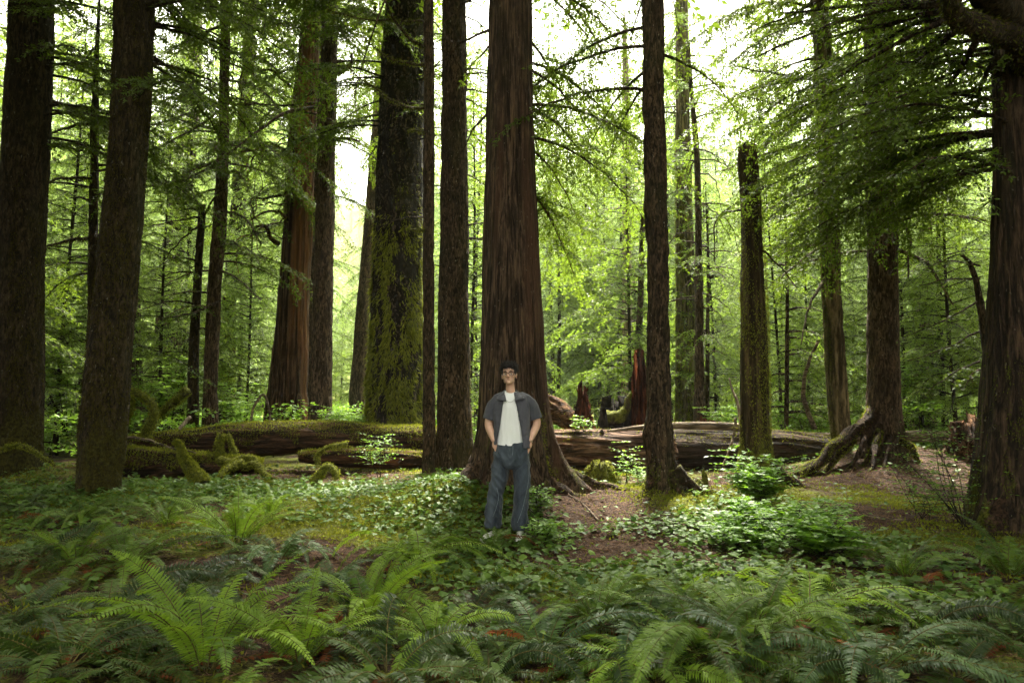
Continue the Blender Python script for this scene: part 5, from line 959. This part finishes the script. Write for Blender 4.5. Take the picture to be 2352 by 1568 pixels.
def remesh(mb, vox, smooth=4, sub=0):
    o = bpy.data.objects.new("tmp", mb.mesh("tmp", SKIN)); COL.objects.link(o); m = o.modifiers.new("r", 'REMESH'); m.mode = 'VOXEL'; m.voxel_size = vox; m.use_smooth_shade = True
    if smooth: s = o.modifiers.new("s", 'SMOOTH'); s.factor = .5; s.iterations = smooth
    dg = bpy.context.evaluated_depsgraph_get(); me = bpy.data.meshes.new_from_object(o.evaluated_get(dg)); bpy.data.objects.remove(o)
    n = len(me.vertices); V = np.empty(n * 3, np.float32); me.vertices.foreach_get("co", V); N = np.empty(n * 3, np.float32); me.vertices.foreach_get("normal", N)
    Fc = [tuple(p.vertices) for p in me.polygons]; Q = np.array([f for f in Fc if len(f) == 4]); T = np.array([f for f in Fc if len(f) == 3]).reshape(-1, 3)
    return V.reshape(-1, 3).astype(float), N.reshape(-1, 3).astype(float), Q, T
def emit(V, Q, T, name, mat, parent, origin, a=.5, keep=None, smooth=True):
    if keep is not None:
        Q = Q[keep[Q].all(1)]; T = T[keep[T].all(1)] if len(T) else T
    u = np.unique(np.concatenate([Q.ravel(), T.ravel()]).astype(int)); mp = np.zeros(len(V), int); mp[u] = np.arange(len(u)); mb = MB()
    mb.add(V[u], Q=mp[Q] if len(Q) else None, T=mp[T] if len(T) else None, a=np.broadcast_to(a, (len(V),))[u]); return mb.build(name, mat, parent, origin=origin, smooth=smooth)
def skin_mat():
    t = NT("skin"); a = t.n("ShaderNodeAttribute", attribute_name="rnd").outputs["Fac"]; p = t.n("ShaderNodeNewGeometry").outputs["Position"]
    c = t.mix(t.rng(t.noise(p, 14, 3), .35, .65), (.56, .335, .235), (.62, .385, .28)); c = t.mix(t.rng(a, .55, .95), c, (.40, .15, .12))
    return t.surf(t.n("ShaderNodeBsdfPrincipled", {"Base Color": c, "Roughness": .5, "Subsurface Weight": .12, "Subsurface Radius": (.02, .008, .004), "Subsurface Scale": .5}).outputs[0])
def cloth_mat(name, c0, c1, weave=400, fold=6, rough=.85, b=.003, seam=None):
    t = NT(name); p = t.n("ShaderNodeNewGeometry").outputs["Position"]; f = t.noise(t.map(p, (1, 1, .35)), fold, 4, .6)
    c = t.mix(t.rng(f, .3, .7), c0, c1); w = t.noise(p, weave, 2)
    bp = t.n("ShaderNodeBump", {"Height": t.math('ADD', w, t.math('MULTIPLY', f, .5)), "Strength": .5, "Distance": b})
    return t.surf(t.n("ShaderNodeBsdfPrincipled", {"Base Color": c, "Roughness": rough, "Sheen Weight": .15, "Specular IOR Level": .2, "Normal": bp.outputs[0]}).outputs[0])
def plain(name, c, rough=.6, metal=0, spec=.4):
    t = NT(name); p = t.n("ShaderNodeNewGeometry").outputs["Position"]; cc = t.mix(t.noise(p, 60, 2), tuple(q * .85 for q in c), tuple(min(1, q * 1.15) for q in c))
    return t.surf(t.n("ShaderNodeBsdfPrincipled", {"Base Color": cc, "Roughness": rough, "Metallic": metal, "Specular IOR Level": spec}).outputs[0])
SKIN = skin_mat(); TEE = cloth_mat("white cotton", (.75, .77, .79), (.82, .84, .86), b=.004); SHIRT = cloth_mat("charcoal shirt", (.052, .055, .068), (.085, .086, .105)); DENIM = cloth_mat("washed denim", (.014, .020, .030), (.062, .078, .098), 300, 7, .9, .004)
HAIRM = plain("black hair", (.012, .009, .008), .55); SHOE = plain("white canvas", (.52, .52, .49), .7); BLACK = plain("dark frame", (.02, .015, .015), .3); STEEL = plain("steel chain", (.35, .35, .36), .35, 1)
EYEW = plain("eye white", (.6, .58, .55), .3); EYEB = plain("iris", (.02, .012, .008), .2)
footg = gz(*W(1165, 1222)[:2]); MAN = empty("person", (W(1168, 1225)[0], D0, footg), "young man in glasses, open grey shirt, white tee and jeans, hands in pockets", "person"); mo = np.array(MAN.location)
# head frame
HC = W(1169.3, 862, -.01); yaw, pit, rol = R(-7), R(9), R(-2)
def rmat(rx, ry, rz):
    cx, sx, cy_, sy, cz, sz = math.cos(rx), math.sin(rx), math.cos(ry), math.sin(ry), math.cos(rz), math.sin(rz)
    return np.array([[cz, -sz, 0], [sz, cz, 0], [0, 0, 1]]) @ np.array([[cy_, 0, sy], [0, 1, 0], [-sy, 0, cy_]]) @ np.array([[1, 0, 0], [0, cx, -sx], [0, sx, cx]])
HR = rmat(-pit, rol, yaw)
def hd(x, y, z): return HC + HR @ np.array([x, y, z])      # x to picture right, -y forward, z up
def hell(mb, c, r, extra=None): ell(mb, hd(*c), r, HR if extra is None else HR @ extra)
bm_ = MB()
hell(bm_, (0, .022, .030), (.073, .090, .080)); hell(bm_, (0, -.015, -.005), (.066, .066, .080)); hell(bm_, (0, -.034, -.058), (.043, .044, .044)); hell(bm_, (0, -.066, -.086), (.021, .017, .016)); hell(bm_, (0, -.05, .046), (.055, .034, .034))
for s in (-1, 1):
    hell(bm_, (s * .041, -.046, -.018), (.021, .028, .018)); hell(bm_, (s * .043, -.004, -.058), (.014, .034, .026)); hell(bm_, (s * .030, -.074, .022), (.022, .012, .008))
    hell(bm_, (s * .074, .015, -.008), (.007, .016, .028), rmat(0, 0, s * .35)); hell(bm_, (s * .078, .022, .008), (.008, .010, .014)); hell(bm_, (s * .012, -.086, -.030), (.009, .012, .008))
cap_(bm_, [hd(0, -.078, .014), hd(0, -.094, -.010), hd(0, -.104, -.027)], [.009, .010, .0125]); hell(bm_, (0, -.080, -.050), (.020, .008, .0045)); hell(bm_, (0, -.078, -.0585), (.017, .009, .0055))
cap_(bm_, [W(1171, 868, .035), W(1172, 888, .035), W(1173, 908, .035)], [.044, .046, .054])
cap_(bm_, [W(1152, 922, .03), W(1163, 914, .035), W(1184, 914, .035), W(1200, 922, .03)], [.03, .036, .036, .03])
ering(bm_, [(W(1175, 906, .02), .07, .05), (W(1175, 916, .02), .125, .07), (W(1175, 938, .01), .15, .09), (W(1174, 965), .145, .09), (W(1174, 1000), .14, .09), (W(1175, 1030), .15, .095), (W(1176, 1055), .12, .09)])
ARM = {-1: [W(1145, 924, .02), W(1130, 945, .03), W(1122, 974, .035), W(1127, 992, -.01), W(1134, 1010, -.045)], 1: [W(1208, 924, .02), W(1225, 945, .03), W(1233, 972, .035), W(1226, 992, -.01), W(1218, 1010, -.045)]}
for s in (-1, 1):
    cap_(bm_, ARM[s], [.046, .046, .041, .039, .027], n=26)
    w = ARM[s][-1]; e = W(1143 if s < 0 else 1210, 1029, -.050); a_ = norm(e - w); k = np.array([0, 1., 0]); side = norm(np.cross(a_, k)) * (1 if s > 0 else 1)
    pm = (w + e) / 2 + a_ * .012; M = np.stack([np.cross(k, a_) / np.linalg.norm(np.cross(k, a_)), k, a_], 1); ell(bm_, pm, (.042, .019, .052), M)
    for f in range(4):
        b = pm + a_ * .035 + M[:, 0] * (-.030 + .020 * f); ln = (.066, .078, .074, .058)[f]; cap_(bm_, [b, b + a_ * ln * .5 + k * .004, b + a_ * ln + k * .022], [.0095, .009, .0075], 10, 6)
    inw = -s; tb = w + a_ * .025 + M[:, 0] * (.034 * np.sign(M[0, 0]) * inw); cap_(bm_, [tb, tb + a_ * .028 + np.array([inw * .020, -.012, 0]), tb + a_ * .060 + np.array([inw * .022, -.014, 0])], [.013, .0105, .009], 10, 6)
LEG = {-1: [W(1155, 1045, .0), W(1148, 1085, -.01), W(1142, 1125, -.01), W(1134, 1165, .0), W(1130, 1200, .01)], 1: [W(1196, 1045, 0), W(1198, 1085, -.02), W(1198, 1125, -.03), W(1196, 1165, -.02), W(1194, 1205, -.02)]}
for s in (-1, 1): cap_(bm_, LEG[s], [.085, .075, .06, .055, .04], n=26)
V, N, Q, T = remesh(bm_, .0042, 3)
hl = (V - HC) @ HR; a = np.full(len(V), .4)
lip = .8 * np.exp(-((hl[:, 0] / .021) ** 4 + ((hl[:, 2] + .0545) / .0075) ** 4)) * (hl[:, 1] < -.06); a = np.maximum(a, .4 + .38 * lip)
dx = np.exp(-((np.abs(hl[:, 0]) - .030) ** 2 / .016 ** 2 + (hl[:, 2] - .003) ** 2 / .012 ** 2)) * (hl[:, 1] < -.02); V = V - N * (.009 * dx)[:, None]   # eye sockets
cr = (np.abs(hl[:, 2] + .0545) < .0022) * (np.abs(hl[:, 0]) < .021) * (hl[:, 1] < -.06); V = V - N * (.003 * cr)[:, None]
emit(V, Q, T, "body", SKIN, MAN, mo, a)
body_o = [c for c in MAN.children][0]
def part(mb, name, mat, parent=None, smooth=True):
    return mb.build(name, mat, parent or MAN, origin=mo if parent is None else None, smooth=smooth)
def sub(mb, name, mat, parent, smooth=True):
    return mb.build(name, mat, parent, origin=mo, smooth=smooth)
for s in (-1, 1):
    mb = MB(); ell(mb, hd(s * .030, -.062, .003), (.0125, .012, .0095), HR); part(mb, "eye", EYEW); mb = MB(); ell(mb, hd(s * .030 + .002, -.0705, .003), (.0058, .005, .0062), HR); part(mb, "iris", EYEB)
    mb = MB(); q = np.array([hd(s * .016, -.088, .0235), hd(s * .030, -.087, .0275), hd(s * .046, -.074, .0225)]); q, _ = resample(q, 8); loft(mb, q, np.array([.003, .0042, .0045, .0045, .004, .0035, .003, .002]), 8); part(mb, "eyebrow", HAIRM)
# hair
hm = MB(); hell(hm, (0, .028, .066), (.080, .090, .062)); hell(hm, (.002, -.030, .092), (.074, .062, .038)); hell(hm, (-.02, -.052, .082), (.045, .038, .028)); hell(hm, (.03, -.046, .086), (.042, .036, .028)); hell(hm, (0, .060, .020), (.072, .062, .070))
V, N, Q, T = remesh(hm, .006, 2); V = V + N * (.008 * noise3(V * 38) + .004 * noise3(V * 90))[:, None]; hair = emit(V, Q, T, "hair", HAIRM, MAN, mo)
rh = np.random.default_rng(31); lk = MB(); hl = (V - HC) @ HR; cand = np.where((hl[:, 2] > .052))[0]
for i in rh.choice(cand, 620):
    o = V[i]; n_ = N[i]; tdir = norm(rh.normal(0, 1, 3) - n_ * .2 + np.array([0, -.5, .15])); ph = rh.uniform(0, 6); k = np.linspace(0, 1, 7); L = rh.uniform(.020, .044); b2 = norm(np.cross(n_, tdir))
    q = o + n_ * (.016 * np.sin(k * 2.6))[:, None] + tdir * (L * k)[:, None] + b2 * (.006 * np.sin(k * 6 + ph))[:, None]; loft(lk, q, .0034 * (1.05 - k), 4, cap=False)
sub(lk, "curl", HAIRM, hair)
sd_ = MB()
for s in (-1, 1): hell(sd_, (s * .058, .020, .032), (.020, .058, .036))
V, N, Q, T = remesh(sd_, .006, 2); emit(V + N * (.0015 * noise3(V * 200))[:, None], Q, T, "side_hair", HAIRM, hair, mo)
# glasses
gl = MB()
for s in (-1, 1):
    th = np.linspace(0, 2 * np.pi, 33); cx, cz = s * .034, .001; q = np.array([hd(cx + .027 * np.sign(math.cos(t)) * abs(math.cos(t)) ** .6, -.094 + .012 * (abs(cx + .027 * math.cos(t)) / .06) ** 2, cz + .019 * np.sign(math.sin(t)) * abs(math.sin(t)) ** .65 * (1.0)) for t in th]); loft(gl, q, .0030, 6, cap=False)
    q = np.array([hd(s * .061, -.082, .010), hd(s * .071, -.05, .010), hd(s * .077, .01, .006)]); loft(gl, q, .0028, 6)
loft(gl, np.array([hd(-.008, -.095, .006), hd(0, -.098, .008), hd(.008, -.095, .006)]), .003, 6); part(gl, "glasses", BLACK)
# jeans
jm = MB(); ering(jm, [(W(1175, 1016, .0), .152, .112), (W(1175, 1030, .0), .170, .122), (W(1175, 1050, .0), .188, .125), (W(1176, 1066, 0), .18, .115), (W(1176, 1074, 0), .14, .09)])
cap_(jm, [W(1153, 1048, .0), W(1149, 1085, -.01), W(1141, 1125, -.015), W(1135, 1165, .0), W(1132, 1200, .01)], [.090, .088, .078, .080, .086], n=30); cap_(jm, [W(1197, 1048, .0), W(1198, 1085, -.02), W(1198, 1125, -.03), W(1196, 1165, -.02), W(1195, 1206, -.015)], [.090, .086, .077, .077, .081], n=30)
V, N, Q, T = remesh(jm, .0058, 4); q = V.copy(); q[:, 2] *= .55; low = sstep(1.0, .0, V[:, 2] - footg)
f = .010 * noise3(q * 9) * (.6 + low) + .006 * (1 - 2 * np.abs(noise3(q * 16 + 3))) + .007 * (1 - 2.2 * np.abs(noise3(np.stack([V[:, 0] * 8, V[:, 1] * 8, (V[:, 2] - np.abs(V[:, 0] + .02) * 1.1) * 11], 1)))) + .012 * (1 - 2 * np.abs(noise3(np.stack([V[:, 0] * 5, V[:, 1] * 5, (V[:, 2] + V[:, 0] * .7) * 13], 1)))) * sstep(.35, .0, V[:, 2] - footg)
V = V + N * f[:, None]; zc = proj(V)[1]; keep = np.where(V[:, 0] < W(1176, 1200)[0], zc < 1213, zc < 1219)
V[:, 2] = V[:, 2]; jeans = emit(V, Q, T, "jeans", DENIM, MAN, mo, keep=keep | (zc < 1202))
SEAM = plain("faded seam", (.15, .18, .21), .9)
for pts in ([(1141, 1120, -.115), (1145, 1140, -.115), (1140, 1165, -.105), (1132, 1186, -.10)], [(1216, 1070, -.075), (1213, 1110, -.095), (1207, 1140, -.108), (1196, 1180, -.115), (1188, 1200, -.115)], [(1178, 1022, -.13), (1178, 1032, -.134), (1177, 1045, -.136)]):
    q, _ = resample(np.array([W(*p) for p in pts]), 16); mb = MB(); loft(mb, q, .0022, 6); sub(mb, "seam", SEAM, jeans)
# t shirt
tm = MB(); ering(tm, [(W(1173, 899, .015), .064, .058), (W(1174, 905, .012), .10, .072), (W(1175, 914, .010), .160, .092), (W(1175, 935), .168, .110), (W(1174, 965), .158, .112), (W(1172, 1000), .150, .116), (W(1171, 1024), .150, .122)])
V, N, Q, T = remesh(tm, .006, 2); q = V.copy(); q[:, 2] *= .3; V = V + N * (.007 * noise3(q * 11) + .004 * noise3(q * 25 + 2))[:, None]; px, py = proj(V); nl = 897 + 5.5 * np.clip(1 - ((px - 1172.5) / 13.5) ** 2, 0, 1) * (V[:, 1] < D0); k = np.abs(py - nl) < 1.5; V[k, 2] += ((py - nl) * mpp(900, D0))[k]; px, py = proj(V)
hb = 1023.5 - .0042 * (px - 1171) ** 2; k = np.abs(py - hb) < 1.4; V[k, 2] += ((py - hb) * mpp(1020, D0))[k]; px, py = proj(V)
emit(V, Q, T, "tee_shirt", TEE, MAN, mo, keep=(py > nl - .3) & (py < hb + .3))
# open shirt
sm = MB(); ering(sm, [(W(1174, 900, .03), .075, .062), (W(1174, 905, .025), .120, .085), (W(1175, 911, .015), .170, .100), (W(1175, 925, .01), .186, .118), (W(1175, 950), .186, .124), (W(1175, 985), .188, .128), (W(1175, 1034), .195, .134)])
SL = {-1: [W(1146, 917, .015), W(1133, 932, .02), W(1127, 950, .03), W(1122, 972, .035)], 1: [W(1207, 917, .015), W(1221, 932, .02), W(1227, 950, .03), W(1233, 972, .035)]}
for s in (-1, 1): cap_(sm, SL[s], [.054, .060, .063, .063], n=20)
cap_(sm, [W(1144, 917, .015), W(1158, 909, .02), W(1190, 909, .02), W(1208, 917, .015)], [.052, .046, .046, .052], n=20)
V, N, Q, T = remesh(sm, .006, 3); q = V.copy(); q[:, 2] *= .28; V = V + N * (.007 * noise3(q * 9 + 5) + .006 * (1 - 2 * np.abs(noise3(q * 15 + 8))) + .003 * noise3(V * 30))[:, None]
px, py = proj(V); le = np.interp(py, [899, 912, 936, 975, 1006, 1040], [1160, 1158, 1154, 1149, 1143, 1138]); re = np.interp(py, [899, 912, 946, 983, 1011, 1040], [1180, 1182, 1189.5, 1196.5, 1200, 1203])
front = V[:, 1] < D0 - .02
for ed, lo, hi in ((le, -1.9, .9), (re, -.9, 1.9)):
    k = front & (px - ed > lo) & (px - ed < hi) & (py > 903) & (py < 1033); V[k, 0] += ((ed - px) * mpp(960, D0))[k]
px, py = proj(V); opening = front & (px > le + .3) & (px < re - .3); hem = np.where(px > 1176, 1029, 1021); k = (np.abs(py - hem) < 1.3); V[k, 2] += ((py - hem) * mpp(1020, D0))[k]; px, py = proj(V); hem = hem + .3
# sleeve cuffs: cut below the hem, square to the arm
for sg_, cx_, cy_2 in ((-1, 1122, 963), (1, 1233, 962)):
    h_ = (py - cy_2) + sg_ * .25 * (px - cx_); k = (np.abs(h_) < 1.3) & ((px < 1134.5) if sg_ < 0 else (px > 1219.5)); V[k, 2] += (h_ * mpp(962, D0) * 1.0)[k] + .001
px, py = proj(V); py = py - .25 * 0
cutl = (px < 1140) & ((py - 963) + (px - 1122) * -.25 > 0) & (px < 1134.5); cutr = (px > 1216) & ((py - 962) + (px - 1233) * .25 > 0) & (px > 1219.5)
keep = ~opening & (py < hem) & (py > 900.5) & ~cutl & ~cutr; shirt = emit(V, Q, T, "open_shirt", SHIRT, MAN, mo, keep=keep)
so = shirt.modifiers.new("t", 'SOLIDIFY'); so.thickness = .004; so.offset = 1
# collar: a folded band with two points
cm_ = MB(); IN = [(1173, 892, .095), (1183, 893, .075), (1187, 897, .02), (1186, 903, -.045), (1184, 911, -.100), (1182, 921.5, -.132)]; OU = [(1173, 901, .118), (1191, 903, .095), (1200, 906, .035), (1204, 911, -.05), (1203.5, 915.5, -.108), (1190, 918.5, -.134)]
fl = lambda Lq: [(2345.5 - a, b + (1 if c < 0 else 0), c) for a, b, c in Lq[:0:-1]]; A_ = np.array([W(*q) for q in fl(IN) + IN]); B_ = np.array([W(*q) for q in fl(OU) + OU]); n = 41; A_, _ = resample(A_, n); B_, _ = resample(B_, n)
X = np.array([A_, A_ * .5 + B_ * .5 + [0, -.004, .006], B_]); i = np.arange(2)[:, None] * n; j = np.arange(n - 1)[None]; cm_.add(X.reshape(-1, 3), Q=np.stack([i + j, i + j + 1, i + n + j + 1, i + n + j], -1).reshape(-1, 4)); co = sub(cm_, "collar", SHIRT, shirt); m = co.modifiers.new("t", 'SOLIDIFY'); m.thickness = .004
for k, (x, y) in enumerate([(1153, 926), (1151, 944), (1148.5, 962), (1146, 980), (1143, 998)]):
    mb = MB(); ell(mb, W(x, y, -.128), (.0048, .003, .0048), nu=8, nv=6); sub(mb, "button", BLACK, shirt)
q, _ = resample(np.array([W(1158.5, 905, -.045), W(1160, 913, -.098), (W(1165, 920.5, -.116)), W(1172, 923.5, -.121), W(1179, 920, -.116), W(1183.5, 912, -.098), W(1185, 904, -.045)]), 40); mb = MB(); loft(mb, q, .0022, 6); part(mb, "necklace", STEEL)
w = ARM[1][-1]; th = np.linspace(0, 2 * np.pi, 25); ax = norm(ARM[1][-1] - ARM[1][-2]); X = norm(np.cross(ax, [0, 1, 0])); Y = np.cross(ax, X); mb = MB(); loft(mb, w + ax * .012 + X * (np.cos(th) * .030)[:, None] + Y * (np.sin(th) * .028)[:, None], .003, 6, cap=False); part(mb, "bracelet", plain("pale beads", (.5, .42, .33), .5))
for s, heel, toe in ((-1, W(1131, 1210, .03), W(1110, 1220, -.15)), (1, W(1195, 1216, .0), W(1193, 1231, -.22))):
    g = max(gz(*heel[:2]), gz(*toe[:2])) + .012; h_ = np.array([heel[0], heel[1], g]); t_ = np.array([toe[0], toe[1], g]); a_ = norm(t_ - h_); b_ = np.cross([0, 0, 1.], a_); M = np.stack([b_, a_, [0, 0, 1.]], 1)
    mb = MB(); L = np.linalg.norm(t_ - h_)
    ell(mb, h_ + [0, 0, .045], (.038, .050, .048), M); ell(mb, h_ + a_ * L * .5 + [0, 0, .042], (.042, .09, .042), M); ell(mb, h_ + a_ * L * .85 + [0, 0, .032], (.046, .060, .032), M)
    V, N, Q, T = remesh(mb, .006, 2); V[:, 2] = np.maximum(V[:, 2], g); sh = emit(V, Q, T, "shoe", SHOE, MAN, mo)
    mb = MB(); loft(mb, np.array([h_ - a_ * .045 + [0, 0, .008], h_ + a_ * L * .4 + [0, 0, .008], h_ + a_ * (L + .035) + [0, 0, .008]]), np.array([.034, .044, .036]), 16); VV = mb.V[0]; VV[:, 2] = g + np.clip(VV[:, 2] - g, -.012, .022); sub(mb, "sole", SHOE, sh)
